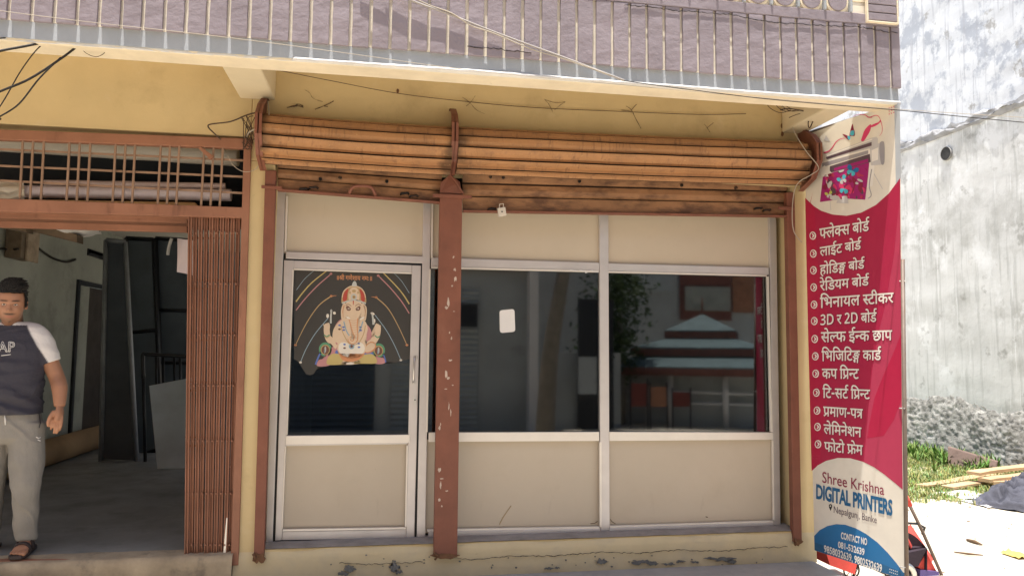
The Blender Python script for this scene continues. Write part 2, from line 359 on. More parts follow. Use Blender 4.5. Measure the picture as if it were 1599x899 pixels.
bd([(669.5, 675), (935.8, 674), (935.8, 688), (669.3, 689.5)]); bd([(951.6, 674), (1207, 674.8), (1207.4, 686), (951.8, 688)])
bd([(667, 826), (936.5, 821.5), (936.7, 825), (667, 829.3)]); bd([(952.4, 820.6), (1207.6, 812.2), (1207.8, 815.2), (952.4, 823.6)])
bd([(673.4, 416.2), (935.4, 422.7), (935.4, 425.0), (673.4, 418.6)]); bd([(950.6, 423.2), (1197.5, 429.2), (1197.5, 431.4), (950.6, 425.4)])
bd([(1197.6, 431.5), (1200.6, 431.5), (1206.6, 674), (1203.4, 674)]); bd([(669.9, 420), (672.6, 420), (667.8, 674), (665.4, 674)])
bd([(1206.2, 687), (1208.2, 687), (1209.8, 812), (1207.6, 812)]); bd([(446.4, 306), (449.4, 306), (446.6, 392.6), (444, 392.5)])
bd([(673.8, 318), (676.6, 318), (675.6, 402), (672.8, 402)]); bd([(936.2, 690), (939.4, 690), (939.8, 822), (936.6, 822)], YA-.012)
for nm, c in (('door_head_panel', [(446, 290), (662, 304), (662, 402), (443, 395)]), ('window_head_panel', [(672, 306), (937, 324), (937, 412), (671, 404)]),
              ('window_head_panel', [(949, 325), (1202, 330), (1202, 419), (949, 413)]), ('window_base_panel', [(664, 686), (937, 684), (937, 828), (662, 832)]),
              ('window_base_panel', [(951, 684), (1208, 682), (1209, 816), (951, 825)])):
    bm = B(); quad(bm, c, .166, .006); obj(nm, bm, M_panel, sf)
for c in ([(665, 413), (937, 420), (938, 677), (662, 677)], [(949, 420), (1199, 426), (1206, 677), (950, 677)]):
    bm = B(); quad(bm, c, .165, .005); obj('window_pane', bm, M_glass, sf)
# door leaf
db = B()
YD = .137
quad(db, [(443.5, 406), (459, 406.6), (440, 843), (429.5, 843.5)], YD, .045)
quad(db, [(643.5, 414), (657.5, 414.5), (647, 840), (634, 840.5)], YD, .045)
quad(db, [(459.2, 406.7), (643.3, 413.8), (643, 425), (458.6, 418.5)], YD, .045)
quad(db, [(446.8, 680), (637.3, 678.5), (636.8, 693), (446, 696)], YD-.003, .046)
quad(db, [(440.8, 829.5), (634.0, 826), (633.8, 840.4), (440.2, 842.9)], YD, .045)
door = obj('door', db, M_alu, sf, bev=.003)
bd([(459, 418.8), (643, 425.2), (643, 427.4), (458.9, 421.2)], YD-.005, .02, door); bd([(456.6, 421), (458.7, 421), (448.6, 679), (446.9, 679)], YD-.005, .02, door)
bd([(446.4, 680), (640, 678.4), (639.8, 690.8), (446.0, 693.5)], YD-.010, .006, door)
bd([(441.2, 826), (633.9, 822.6), (633.9, 825.8), (441.0, 829.3)], YD-.005, .02, door); bd([(444.6, 697), (446.4, 697), (441.2, 825.5), (439.4, 825.5)], YD-.005, .02, door)
bd([(634.8, 695), (637.2, 695), (634.8, 822), (632.2, 822)], YD-.005, .02, door)
bm = B(); quad(bm, [(455, 415), (646, 423), (640, 682), (446, 684)], .166, .005); obj('door_pane', bm, M_glass, door)
bm = B(); quad(bm, [(445, 692), (637, 690), (634, 829), (438, 833)], .166, .006); obj('door_panel', bm, M_panel, door)
bm = B()
quad(bm, [(440.6, 402.5), (444.2, 402.5), (429.6, 847), (426.2, 847)], YD+.004, .03); quad(bm, [(657.6, 411), (660.2, 411), (649.8, 843), (647.2, 843)], YD+.004, .03)
quad(bm, [(427, 843.6), (649, 840.6), (649, 843.4), (427, 847)], YD+.004, .03); quad(bm, [(443, 403.6), (659, 411), (659, 413.6), (443, 406)], YD+.006, .03)
obj('door_gap_dark', bm, M_gap_rubber, door)  # black strips stand in for the dark open gap round the door
M_steel = mat('brushed_steel', (.62, .60, .58), .3, .05, 8, .04, 60, metal=.9)
bm = B()
hp = [P(648, 557, YD-.002), P(647.4, 560, YD-.03), P(646.6, 575, YD-.04), P(645.6, 593, YD-.03), P(645.4, 597, YD-.002)]
tube(bm, spline(hp, 5), .007, 10); obj('handle', bm, M_steel, door)
for (x, y) in ((648.6, 558), (646.4, 596)):
    c = P(x, y, YD-.003); bm = B()
    prism(bm, [c+V(.016*math.cos(t*.524), 0, .016*math.sin(t*.524)) for t in range(12)], (0, .004, 0)); obj('handle_plate', bm, M_steel, door)
bm = B(); quad(bm, [(645.6, 619), (651, 619), (650.5, 632), (645.2, 632)], YD-.006, .008)
c = P(648, 624, YD-.008); prism(bm, [c+V(.005*math.cos(t*.63), 0, .005*math.sin(t*.63)) for t in range(10)], (0, .004, 0), 1)
obj('lock', bm, [M_steel, M_gap_rubber], door, bev=.001)
M_scr = mat('tan_scratch', (.36, .26, .13), .8, .2, 20, 0); M_scr2 = mat('dark_scuff', (.10, .06, .035), .8, .2, 20, 0)
for m_, pts, w_ in ((M_scr, [(798, 789), (791, 799), (785, 808), (780, 818)], .0030), (M_scr2, [(933, 813), (929, 816), (922, 817)], .0022), (M_scr2, [(953, 810), (956, 814), (961, 817)], .0022), (M_scr2, [(1102, 806), (1105, 807)], .003)):
    bm = B(); tube(bm, spline([P(x, y, .1655) for x, y in pts], 4), w_, 6); obj('scuff', bm, m_, sf)
# white sticker on the window glass, scrap of tape under the head
bm = B(); q = [(780, 484), (803.5, 482.5), (804.5, 518), (780.5, 519.5)]
pts = []
for i, (x, y) in enumerate(q):
    for k in range(4):
        a = math.pi*(1+i*.5) + k*math.pi/6
        sx = 4 if i in (0, 3) else -4; sy = 4 if i < 2 else -4
        pts.append(P(x+sx+4*math.cos(a), y+sy+4*math.sin(a), .1635))
prism(bm, pts, (0, .0012, 0)); tag(obj('sticker', bm, M_white), 'blank white rounded sticker on the middle window pane', 'sticker')
bm = B()
for (a, b) in (((890, 420.5), (902, 423.5)), ((905, 421), (917, 424)), ((914, 424.5), (926, 421.5)), ((924, 422), (934, 425))):
    quad(bm, [a, (b[0], b[1]-1), (b[0], b[1]+.6), (a[0], a[1]+2.2)], YA-.010, .003)
tag(obj('tape_scrap', bm, M_white), 'torn white tape scraps under the head rail of the middle window', 'tape')

# ---------------------------------------------------------------- steel posts
def post(label, c, Y, dep, lipx=None):
    bm = B(); quad(bm, c, Y, dep)
    t = thing('shutter_post', label, 'post', P((c[2][0]+c[3][0])/2, c[2][1], Y), 'brown shutter guide posts')
    obj('channel', bm, M_red, t, bev=.004); return t
pl = post('narrow brown steel post beside the beige pillar, left of the door', [(414, 266), (431, 266), (412, 872), (396, 872)], -.03, .05)
pm = post('wide flaking brown steel post in front of the window left edge', [(687, 301), (722, 303), (714, 866), (677, 867)], -.045, .06)
pr = post('narrow brown steel post at the right end of the shop front', [(1228.5, 300), (1241, 300), (1252.5, 846), (1239.5, 846)], -.03, .05)
bm = B()
a = [P(688, 285, -.046), P(703, 272, -.03), P(718, 284, -.046), P(722, 302.6, -.046), P(687, 300.6, -.046)]
prism(bm, a, (0, .03, 0)); tube(bm, [P(704, 274, -.05), P(712, 284, -.055), P(724, 303, -.05)], .006, 6)
obj('pointed_cap', bm, M_red, pm, bev=.003)
for t_, c, Y in ((pl, [(408, 289), (440, 291), (440, 295.5), (408, 293.5)], -.048), (pm, [(676, 302.5), (737, 305), (737, 310), (676, 307.5)], -.062), (pr, [(1216, 322), (1241.5, 323), (1241.5, 328), (1216, 327)], -.048)):
    bm = B(); quad(bm, c, Y, .016); obj('stop_tab', bm, M_red, t_, bev=.002)
M_chip = mat('chipped_pale_primer', (.50, .40, .33), .8, .2, 20, .2, 60)
bm = B()
for (x, y, rx, ry) in ((708, 402, 1.6, 3), (710, 421, 2, 3.4), (711, 436, 2.4, 6), (706, 446, 1.4, 2), (700, 473, 2.6, 7), (697, 480, 3.4, 2.4), (709, 486, 2, .8), (702, 519, 1.2, 2), (705, 528, 1.6, 3), (703, 562, 3, 2), (697, 584, 2.4, 6), (700, 590, 2.6, 3), (696, 607, 3, 1.2), (707, 601, 1.6, .9), (701, 634, 1, 7), (704, 643, 1.2, 6), (686, 668, 2, 4), (688, 662, 1, 3), (686, 733, 2.8, 4), (690, 747, 3.6, 1.4), (688, 757, 1.6, 6), (698, 766, 3, 1), (686, 780, 2, 3), (690, 790, 1.4, 1.8)):
    bm = B(); blob(x, y, rx*.8, ry*.8, -.0465, 10, .003, 0, .8); obj('paint_chip', bm, M_chip, pm)
M_rust = mat('flaking_rust', (.16, .08, .04), .9, .3, 20, .6, 60)
for t_, c, Y in ((pl, (404, 870, 9, 8), -.035), (pm, (696, 868, 19, 4), -.048), (pr, (1247, 846, 6, 4), -.034)):
    bm = B(); blob(*c, Y, 16, .02, 0, .6); tube(bm, [P(c[0]-c[2], c[1]-6, Y-.004), P(c[0]-c[2]*.6, c[1], Y-.012), P(c[0]-c[2]*.9, c[1]+5, Y-.006)], .008, 6)
    obj('rusty_foot', bm, M_rust, t_)

# ---------------------------------------------------------------- roller shutters
def prof(R, n_sl):
    out = []                                   # (angle from top-back round the front to the bottom, radius)
    a0, a1 = math.radians(78), math.radians(-118)
    for s in range(n_sl):
        for k in range(9):
            t = k/8
            rr = R + (.004, .002, -.001, -.003, -.008, -.013, -.014, .003, -.020)[k]
            out.append((a0+(a1-a0)*(s+t)/n_sl, rr))
    return out
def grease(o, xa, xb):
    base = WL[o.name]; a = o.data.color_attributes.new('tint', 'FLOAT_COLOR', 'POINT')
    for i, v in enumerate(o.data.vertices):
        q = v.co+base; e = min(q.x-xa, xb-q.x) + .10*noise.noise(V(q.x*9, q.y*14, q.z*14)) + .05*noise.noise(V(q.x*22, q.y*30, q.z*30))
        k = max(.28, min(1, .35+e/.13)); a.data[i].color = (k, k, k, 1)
def roll(px0, px1, cy0, cy1, R, yc, label, low, tabs):
    p0, p1 = P(px0, cy0, yc-R), P(px1, cy1, yc-R)
    th = thing('roller_shutter', label, 'shutter', ((p0.x+p1.x)/2, 0, min(p0.z, p1.z)-R-.2), 'rusty roller shutters rolled up over the shop front')
    bm = B(); pr_ = prof(R, 7); nx = 60
    def fn(u, v):
        i = min(len(pr_)-1, round(v*(len(pr_)-1))); a, rr = pr_[i]
        x = p0.x+(p1.x-p0.x)*u; zc = p0.z+(p1.z-p0.z)*u - .006*math.sin(math.pi*u) + .003*noise.noise(V(x*2, a*2, 0))
        return V(x, yc - rr*math.cos(a) + .003*noise.noise(V(x*3, a*3, 5)), zc + rr*math.sin(a))
    vs = grid(bm, nx, len(pr_)-1, fn, 0, False)
    nv = len(pr_)-1
    for i_, f_ in enumerate(bm.faces):
        if (i_ % nv) % 9 in (7, 8): f_.material_index = 1
    bm.faces.new(vs[0]); bm.faces.new(vs[-1][::-1])
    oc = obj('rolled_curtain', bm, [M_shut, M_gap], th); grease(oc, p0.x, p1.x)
    # hanging part below the roll
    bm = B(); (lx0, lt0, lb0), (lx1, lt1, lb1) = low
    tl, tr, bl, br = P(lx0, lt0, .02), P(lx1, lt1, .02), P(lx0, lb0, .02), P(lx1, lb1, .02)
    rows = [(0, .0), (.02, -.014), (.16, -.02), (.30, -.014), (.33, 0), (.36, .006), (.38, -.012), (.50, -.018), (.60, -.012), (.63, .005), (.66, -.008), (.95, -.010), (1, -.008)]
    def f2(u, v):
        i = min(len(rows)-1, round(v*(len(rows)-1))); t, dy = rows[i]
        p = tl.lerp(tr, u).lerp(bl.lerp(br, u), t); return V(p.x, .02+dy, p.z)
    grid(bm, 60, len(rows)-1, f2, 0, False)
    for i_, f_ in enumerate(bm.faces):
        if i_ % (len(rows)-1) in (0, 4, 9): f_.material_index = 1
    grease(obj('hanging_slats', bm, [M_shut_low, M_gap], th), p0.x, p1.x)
    bm = B(); prism(bm, [bl+V(0, -.05, 0), br+V(0, -.05, 0), br+V(0, -.05, .010), bl+V(0, -.05, .010)], (0, .06, 0)); obj('bottom_rail', bm, M_red, th, bev=.002)
    for (x, y) in tabs:
        c = P(x, y, -.0); bm = B()
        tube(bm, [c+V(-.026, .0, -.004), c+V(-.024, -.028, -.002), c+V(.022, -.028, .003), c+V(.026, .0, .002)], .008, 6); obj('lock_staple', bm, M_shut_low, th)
    return th
def bracket(th, px, y0, y1, X=None):
    X = P(px, (y0+y1)/2, 0).x; zt, zb = P(px, y0, 0).z, P(px, y1, 0).z; h = zt-zb
    prf = [(0, zt+.01), (-.07, zt+.005), (-.20, zt-h*.16), (-.275, zt-h*.34), (-.275, zt-h*.62), (-.19, zt-h*.87), (-.02, zb)]
    bm = B(); inner = [(y*.80 if y < -.05 else y, (z-(zt+zb)/2)*.82+(zt+zb)/2) for y, z in prf]
    n = len(prf)
    prism(bm, [V(X-.004, y, z) for y, z in prf], (.008, 0, 0))
    for i in range(n-1):                       # flange round the rim
        (ya, za), (yb, zb_) = prf[i], prf[i+1]; dx = .022
        prism(bm, [V(X-dx, ya, za), V(X-dx, yb, zb_), V(X-dx, yb*.975, zb_*.9985+.0015*(zt+zb)/2), V(X-dx, ya*.975, za*.9985+.0015*(zt+zb)/2)], (2*dx, 0, 0))
    return obj('side_bracket', bm, M_red, th, bev=.002)
s1 = roll(406, 706.5, 206, 227, .160, -.095, 'shorter rusty roller shutter rolled up over the glass door', ((434, 244, 299), (690, 262, 319)), ((475, 296), (490, 294), (632, 303), (646, 307)))
s2 = roll(716, 1268, 226, 247.5, .157, -.095, 'longer rusty roller shutter rolled up over the two windows', ((722, 262, 332), (1228, 278, 340)), ((768, 327), (1183, 326), (1196, 329)))
bm = B(); c = P(566, 296, -.02)
tube(bm, spline([c+V(-.085, .02, -.035), c+V(-.08, -.02, -.02), c+V(-.05, -.035, .012), c+V(.05, -.035, .014), c+V(.08, -.02, -.022), c+V(.088, .02, -.04)], 4), .011, 8); obj('pull_handle', bm, M_red, s1)
for (x, y, th_) in ((1247-390+405, 262, s2), (766, 276, s2), (786, 277, s2), (500, 279, s1), (531, 277, s1), (604, 283, s1), (905, 283, s2), (1065, 289, s2), (1150, 293, s2)):
    if x > 1230: continue
    bm = B(); c = P(x, y, -.005); prism(bm, [c+V(.012*math.cos(t*.7), 0, .012*math.sin(t*.7)) for t in range(9)], (0, .02, 0)); obj('rivet', bm, M_shut, th_, bev=.002)
bracket(s1, 414, 160, 268); bracket(s2, 705, 176, 276); bracket(s2, 1247, 207, 300)
bm = B(); c = [(777, 325), (789, 323), (791, 336), (779, 338)]
quad(bm, c, -.06, .03); tube(bm, [P(780, 326, -.045), P(780, 319, -.045), P(786, 318, -.045), P(786, 325, -.045)], .004, 6)
c0 = P(784, 330.5, -.061); prism(bm, [c0+V(.006*math.cos(t*.7), 0, .006*math.sin(t*.7)) for t in range(9)], (0, .003, 0), 1)
tag(obj('padlock', bm, [mat('dusty_white_metal', (.62, .56, .48), .5, .15, 20, .1, 50), M_gap_rubber], bev=.003), 'dusty white padlock hanging from the longer shutter bottom rail', 'padlock')
# ---------------------------------------------------------------- gate with transom grille
gf = thing('gate_frame', 'brown steel gate frame with a barred transom grille over the passage', 'gate frame', (-2.3, .0, FLOOR))
bm = B(); Y = -.02
def lx(x): return P(x, 450, Y).x
quad(bm, [(-160, 196), (393, 216.5), (393, 232), (-160, 212)], Y, .05)
quad(bm, [(-160, 304), (378.5, 323.6), (378.5, 340), (-160, 326)], Y, .05)
quad(bm, [(380.4, 232.4), (392, 232.6), (372, 882), (360, 883)], Y, .05)
quad(bm, [(-160, 878), (359, 868), (359, 881), (-160, 893)], Y, .05)
obj('frame', bm, M_gate, gf, bev=.004)
def barx(x270): return x270
for x in (-110, -94, -78, -39, -23, -7, 33, 49, 66, 106, 122, 138.5, 178, 193.5, 208.5, 248.5, 263, 277.5, 316.5, 331, 345.5):
    bm = B(); lean = -.02
    ytop = 213+(x)*.040; ybot = 310+x*.035
    c = x; sl = -5.5*(1-(x-33)/800)
    quad(bm, [(c+2.6-1.7, ytop-2), (c+2.6+1.7, ytop-2), (c-2.8+1.7, ybot+2), (c-2.8-1.7, ybot+2)], Y+.012, .010)
    obj('grille_bar', bm, M_grille, gf, bev=.001)
for (ya, yb) in ((233, 250.5), (259, 276), (281, 301.5)):
    bm = B(); quad(bm, [(-160, ya-160*.047-1.6), (381, yb-1.6), (381, yb+1.6), (-160, ya-160*.047+1.6)], Y+.024, .008); obj('grille_rail', bm, M_grille, gf, bev=.001)
bm = B(); quad(bm, [(309, 231), (313, 229), (334, 244), (329, 250)], Y-.004, .012); obj('loose_hasp', bm, M_gate, gf, bev=.002)
M_dust = mat('pale_dust_paint', (.6, .5, .38), .9, .2, 20, .1)  # pale dusty tan paint
cg = thing('collapsible_gate', 'folded brown collapsible steel gate beside the beige pillar', 'gate', P(332, 876, 0))
xs_t = [296.5 + i*8.35 for i in range(10)]; xs_b = [290.5 + i*7.55 for i in range(10)]
for i, (a, b) in enumerate(zip(xs_t, xs_b)):
    bm = B(); yo = (.012 if i % 2 else .0) + random.uniform(-.003, .003); j = random.uniform(-.5, .5)
    yt, yb = 338+i*.15, 880-i*.3
    for (u, w_) in ((-2.9, 1.5), (1.3, 1.7)):
        quad(bm, [(a+u, yt), (a+u+w_, yt), (b+u+w_+j, yb), (b+u+j, yb)], yo, .022)
    quad(bm, [(a-1.5, yt), (a+1.4, yt), (b+1.4+j, yb), (b-1.5+j, yb)], yo+.012, .008)
    obj('slat', bm, M_gate, cg, bev=.0012)
for yy in (364, 443, 523, 602, 688, 770, 850):
    bm = B(); f_ = (yy-338)/542
    xa, xb = 294-6*f_, 375-14*f_
    n = 10
    for k in range(n):
        x0 = xa+(xb-xa)*k/n; x1 = xa+(xb-xa)*(k+1)/n
        tube(bm, [P(x0, yy-7, .03), P((x0+x1)/2, yy+2, .030), P(x1, yy+9, .03)], .0045, 5)
        c = P((x0+x1)/2, yy, .0); tube(bm, [c+V(0, -.006, 0), c+V(0, .03, 0)], .006, 7)
    obj('lattice', bm, M_gate, cg)
bm = B(); quad(bm, [(353.5, 808), (355, 808), (352, 870), (347.5, 876)], -.004, .003); obj('bent_strip', bm, M_alu_pale, cg)
bm = B()
for (x0, x1, y0, y1, Y_) in ((115, 292, 336, 348, .10), (125, 292, 353, 363, .16)):
    quad(bm, [(x0-300, y0-13), (x1, y0), (x1, y1), (x0-300, y1-13)], Y_, .03)
obj('top_track', bm, M_gate, cg, bev=.002)
# threshold
bm = B()
def tfn(u, v):
    x = -3.75 + u*2.84; n = noise.noise(V(x*6, v*3, 1))*.006
    if v < .45: return V(x, -.06 + n, .33 + .10*v/.45)
    return V(x, -.06 + .14*(v-.45)/.55 + n, FLOOR-.012 + .014*(v-.45)/.55 + n*.6)
grid(bm, 120, 10, tfn); obj('threshold', bm, mat('dusty_threshold_cement', (.36, .29, .20), .9, .25, 6, .5, 40, stains=[((.12, .10, .08), 5, .55, .15, .7)]), bld)
bm = B(); prism(bm, [V(-2.60, -.42, PLAT-.04), V(-1.80, -.42, PLAT-.04), V(-1.79, -.09, PLAT-.04), V(-2.60, -.09, PLAT-.04)], (0, 0, .11))
box(bm, -3.6, -.96, -.43, -.088, .004, PLAT-.045, 0)
bmesh.ops.subdivide_edges(bm, edges=bm.edges[:], cuts=3); rough_up(bm, .004, 9)
tag(obj('stone_step', bm, mat('pale_stone_step', (.55, .53, .50), .9, .12, 5, .4, 30, stains=[((.3, .27, .22), 6, .6, .15, .6)]), bev=.01), 'pale worn stone step below the passage threshold', 'step')

# ---------------------------------------------------------------- things stored on the transom shelf
def roll_thing(name, label, cat, a, b, r, m, group=None, hollow=True, wob=.004):
    bm = B(); pts = [Vector(a).lerp(Vector(b), t/16) + V(0, noise.noise(V(t*.7, r*90, 3))*wob, noise.noise(V(t*.5, r*50, 1))*wob) for t in range(17)]
    tube(bm, pts, r, 14, caps=not hollow)
    if hollow: tube(bm, pts, r*.55, 12, caps=False)
    if hollow:
        d = (Vector(b)-Vector(a)).normalized()
        for p in (pts[0], pts[-1]):
            up = d.cross(V(0, 1, 0)).normalized(); s_ = d.cross(up)
            for k in range(14):
                a0, a1 = 2*math.pi*k/14, 2*math.pi*(k+1)/14
                q = [p+(up*math.cos(z)+s_*math.sin(z))*rr for rr, z in ((r*.98, a0), (r*.98, a1), (r*.56, a1), (r*.56, a0))]; face(bm, q)
    return tag(obj(name, bm, m), label, cat, group)
roll_thing('vinyl_roll', 'thick pale lavender vinyl roll lying behind the transom grille', 'roll', P(34, 299, .16), P(361, 305, .16), .040, M_lav)
roll_thing('vinyl_roll', 'thin pinkish vinyl roll lying on top of the thick pale roll', 'roll', P(70, 286, .19), P(352, 291, .19), .022, mat('pinkish_vinyl_roll', (.50, .40, .38), .55, .1, 4, .1, 15))
roll_thing('vinyl_roll', 'grey rolled tarpaulin along the top of the transom opening', 'roll', P(-60, 218, .22), P(372, 246, .22), .062, mat('grey_tarpaulin', (.40, .37, .32), .75, .12, 4, .3, 12), hollow=False)
bm = B(); quad(bm, [(32, 311), (304, 316), (308, 321), (32, 317)], .10, .09); tag(obj('wooden_plank', bm, M_wood, bev=.003), 'orange wooden plank under the vinyl rolls on the transom shelf', 'plank')
bm = B()
def cl(u, v):
    p = P(-60+u*98, 282+v*30, .10+.02*math.sin(v*9)); s_ = math.sin(math.pi*min(1, u*1.02+.02))**.4
    return p + V(0, -.05*s_*math.sin(math.pi*v) + .018*noise.noise(V(u*5+v*3, v*7, 2)), .02*noise.noise(V(u*6, v*4, 7)))
grid(bm, 30, 16, cl); tag(obj('cloth_bundle', bm, mat('cream_cloth', (.62, .56, .46), .9, .08, 5, .2, 40)), 'crumpled cream cloth bundle stuffed at the left end of the transom shelf', 'cloth')
bm = B(); box(bm, -3.7, -.95, .09, .45, 2.585, 2.60); obj('transom_shelf', bm, M_gate, gf)
bm = B(); box(bm, -3.7, -.94, .46, .50, 2.60, 3.25); obj('transom_dark_sheet', bm, M_dark, gf)  # dark sheet stands in for the unlit space behind the grille

# ---------------------------------------------------------------- inside the passage
bm = B()
for (x0, x1, y0, y1, Yd) in ((-60, 40, 330, 350, .9), (40, 120, 346, 366, 1.0)):
    quad(bm, [(x0, y0), (x1, y0+20), (x1, y1+12), (x0, y1-8)], Yd, .12)
tag(obj('wooden_batten', bm, mat('dark_dusty_wood', (.12, .085, .055), .85, .25, 5, .3, 20)), 'dark dusty wooden batten hanging under the passage ceiling at the left', 'batten')
bm = B()
def sh(u, v):
    a = P(48, 336, .8).lerp(P(150, 356, .8), u); b_ = P(52, 350, 1.7).lerp(P(160, 366, 1.7), u)
    p = a.lerp(b_, v); return p + V(0, 0, -.10*math.sin(math.pi*v)*math.sin(math.pi*u) + .02*noise.noise(V(u*5, v*5, 1)))
grid(bm, 20, 14, sh); tag(obj('sheet', bm, M_white), 'sagging white flex sheet stored under the passage ceiling', 'sheet')
# meter box, cable, vent and dark door on the left wall
bm = B()
c = PX(32, 375, -3.70)
box(bm, -3.75, -3.60, c.y-.20, c.y+.16, c.z-.20, c.z+.16); box(bm, -3.60, -3.575, c.y-.12, c.y+.13, c.z-.22, c.z+.12, 1)
mb = tag(obj('meter_box', bm, [mat('dusty_brown_box', (.16, .12, .08), .8, .25, 12, .2), mat('dusty_pale_box_lid', (.32, .25, .18), .8, .3, 10, .2)], bev=.008), 'dusty brown electric meter box on the passage wall', 'meter box')
bm = B(); tube(bm, spline([PX(-5, 388, -3.73), PX(14, 389, -3.73), PX(28, 389, -3.6)], 5), .012, 6); tube(bm, spline([PX(55, 383, -3.6), PX(70, 395, -3.73), PX(85, 404, -3.73), PX(104, 409, -3.73), PX(118, 405, -3.73)], 5), .012, 6)
tag(obj('cable', bm, M_wire), 'black cable running from the meter box along the passage wall', 'cable')
bm = B(); box(bm, -3.79, -3.753, 4.84, 5.80, FLOOR, 2.5); dr = thing('passage_door', 'dark brown door in the left wall of the passage', 'door', (-3.78, 5.3, FLOOR))
obj('leaf', bm, mat('dark_brown_door', (.05, .04, .035), .55, .3, 3, .1, 30), dr)
bm = B()
for (a, b, e, f) in ((4.78, 4.84, FLOOR, 2.56), (5.80, 5.86, FLOOR, 2.56), (4.84, 5.80, 2.50, 2.56)): box(bm, -3.752, -3.72, a, b, e, f)
obj('door_frame', bm, M_black, dr, bev=.004)
bm = B(); c0, c1 = PX(138, 388, -3.74), PX(162, 412, -3.74)
box(bm, -3.752, -3.735, c0.y, c1.y, c1.z+.05, c0.z); 
for i in range(5): z = c1.z+.08+i*(c0.z-c1.z-.1)/5; box(bm, -3.734, -3.72, c0.y+.02, c1.y-.02, z, z+.022)
tag(obj('wall_vent', bm, M_black), 'dark louvred vent high on the passage wall', 'vent')
# long cardboard tube on the floor
roll_thing('cardboard_tube', 'long brown cardboard tube lying on the floor along the passage wall', 'tube', V(-3.55, 1.0, FLOOR+.145), V(-3.52, 6.3, FLOOR+.145), .14, mat('brown_cardboard', (.30, .19, .10), .85, .15, 3, .15, 20))
# leaning frames and sheets
Mfs = mat('blue_black_sheet_metal', (.065, .08, .098), .45, .25, 2, .08, 20)
Mfe = mat('grey_frame_edge', (.26, .28, .30), .5, .2, 5, .08, 30)
Mgl = mat('pale_blue_sheet', (.55, .64, .72), .35, .15, 2, .05, 20)
def lean(name, label, cat, c, Yt, Yb, mats, rails=(), w_=.028):
    tl, tr, br, bl = P(*c[0], Yt), P(*c[1], Yt), P(*c[2], Yb), P(*c[3], Yb)
    dz = FLOOR - min(bl.z, br.z)
    t = thing(name, label, cat, (bl+br)/2 + V(0, 0, 0))
    bm = B(); prism(bm, [tl, tr, br, bl], (0, .02, 0)); obj('panel', bm, mats[0], t)
    bm = B(); q = [tl, tr, br, bl]
    for a, b in zip(q, q[1:]+q[:1]): tube(bm, [a+V(0, -.01, 0), b+V(0, -.01, 0)], w_, 4)
    obj('frame', bm, mats[1], t)
    for f_ in rails:
        bm = B(); tube(bm, [tl.lerp(bl, f_)+V(0, -.012, 0), tr.lerp(br, f_)+V(0, -.012, 0)], w_*.8, 4); obj('rail', bm, mats[1], t)
    return t
lean('sign_frame', 'tall dark sheet metal sign frame leaning against the passage back wall', 'sign frame', [(166, 375), (196, 378), (214, 722), (158, 720)], 4.45, 4.0, (Mfs, Mfe))
lean('sign_frame', 'wide blue grey sheet metal frame with rails right of the tall leaning frame', 'sign frame', [(197, 372), (240, 374), (254, 700), (212, 712)], 5.2, 4.7, (mat('blue_grey_sheet', (.13, .16, .19), .5, .2, 2, .06, 20), M_black), (.45,))
lean('sign_frame', 'dark framed sheet standing in the back right corner of the passage', 'sign frame', [(243, 372), (305, 376), (305, 700), (256, 702)], 5.3, 5.0, (mat('slate_sheet', (.10, .125, .15), .5, .2, 2, .06, 20), M_black), (.35, .6))
bm = B(); tube(bm, spline([P(224, 590, 3.9), P(223, 556, 3.9), P(226, 552, 3.9), P(232, 553, 3.9), P(300, 557, 3.9)], 4), .022, 8)
for x in (244, 255, 272, 281): tube(bm, [P(x, 556, 3.92), P(x+3, 715, 3.95)], .014, 6)
tube(bm, [P(224, 590, 3.9), P(227, 720, 3.95)], .018, 6)
tag(obj('pipe_stand', bm, M_black), 'black pipe rail stand in front of the sheets in the passage', 'stand')
bm = B()
def gp(u, v):
    p = P(233+u*72, 602-u*14, 3.75).lerp(P(246+u*60, 735, 3.4), v); return p + V(0, .05*math.sin(u*2.5)*(1-v), 0)
grid(bm, 12, 10, gp); tag(obj('flex_sheet', bm, Mgl), 'pale blue grey sheet leaning on the black pipe stand', 'sheet')
bm = B()
for i in range(4):
    c0 = V(-1.62+.05*random.random(), 3.3+i*.05, FLOOR+.012+i*.02)
    grid(bm, 14, 6, lambda u, v: c0 + V(u*.62, v*.9, .03*noise.noise(V(u*3, v*3, i))+.06*u*u))
tag(obj('paper_pile', bm, M_white), 'pile of curling pale sheets on the passage floor behind the folded gate', 'paper')
bm = B()
def hp_(u, v):
    p = P(277+u*25, 372+u*3, .35).lerp(P(275+u*27, 424+u*6, .35), v); return p + V(0, .02*math.sin(u*4+v*2), 0)
grid(bm, 8, 8, hp_); tag(obj('hanging_sheet', bm, M_lav), 'lavender sheet hanging beside the top of the folded gate', 'sheet')
bm = B(); tube(bm, spline([P(268, 372, 2.0), P(264, 385, 2.0), P(262, 398, 2.0)], 4), .014, 6)
tag(obj('lamp_holder', bm, M_white), 'thin white hook hanging under the passage ceiling', 'hook')

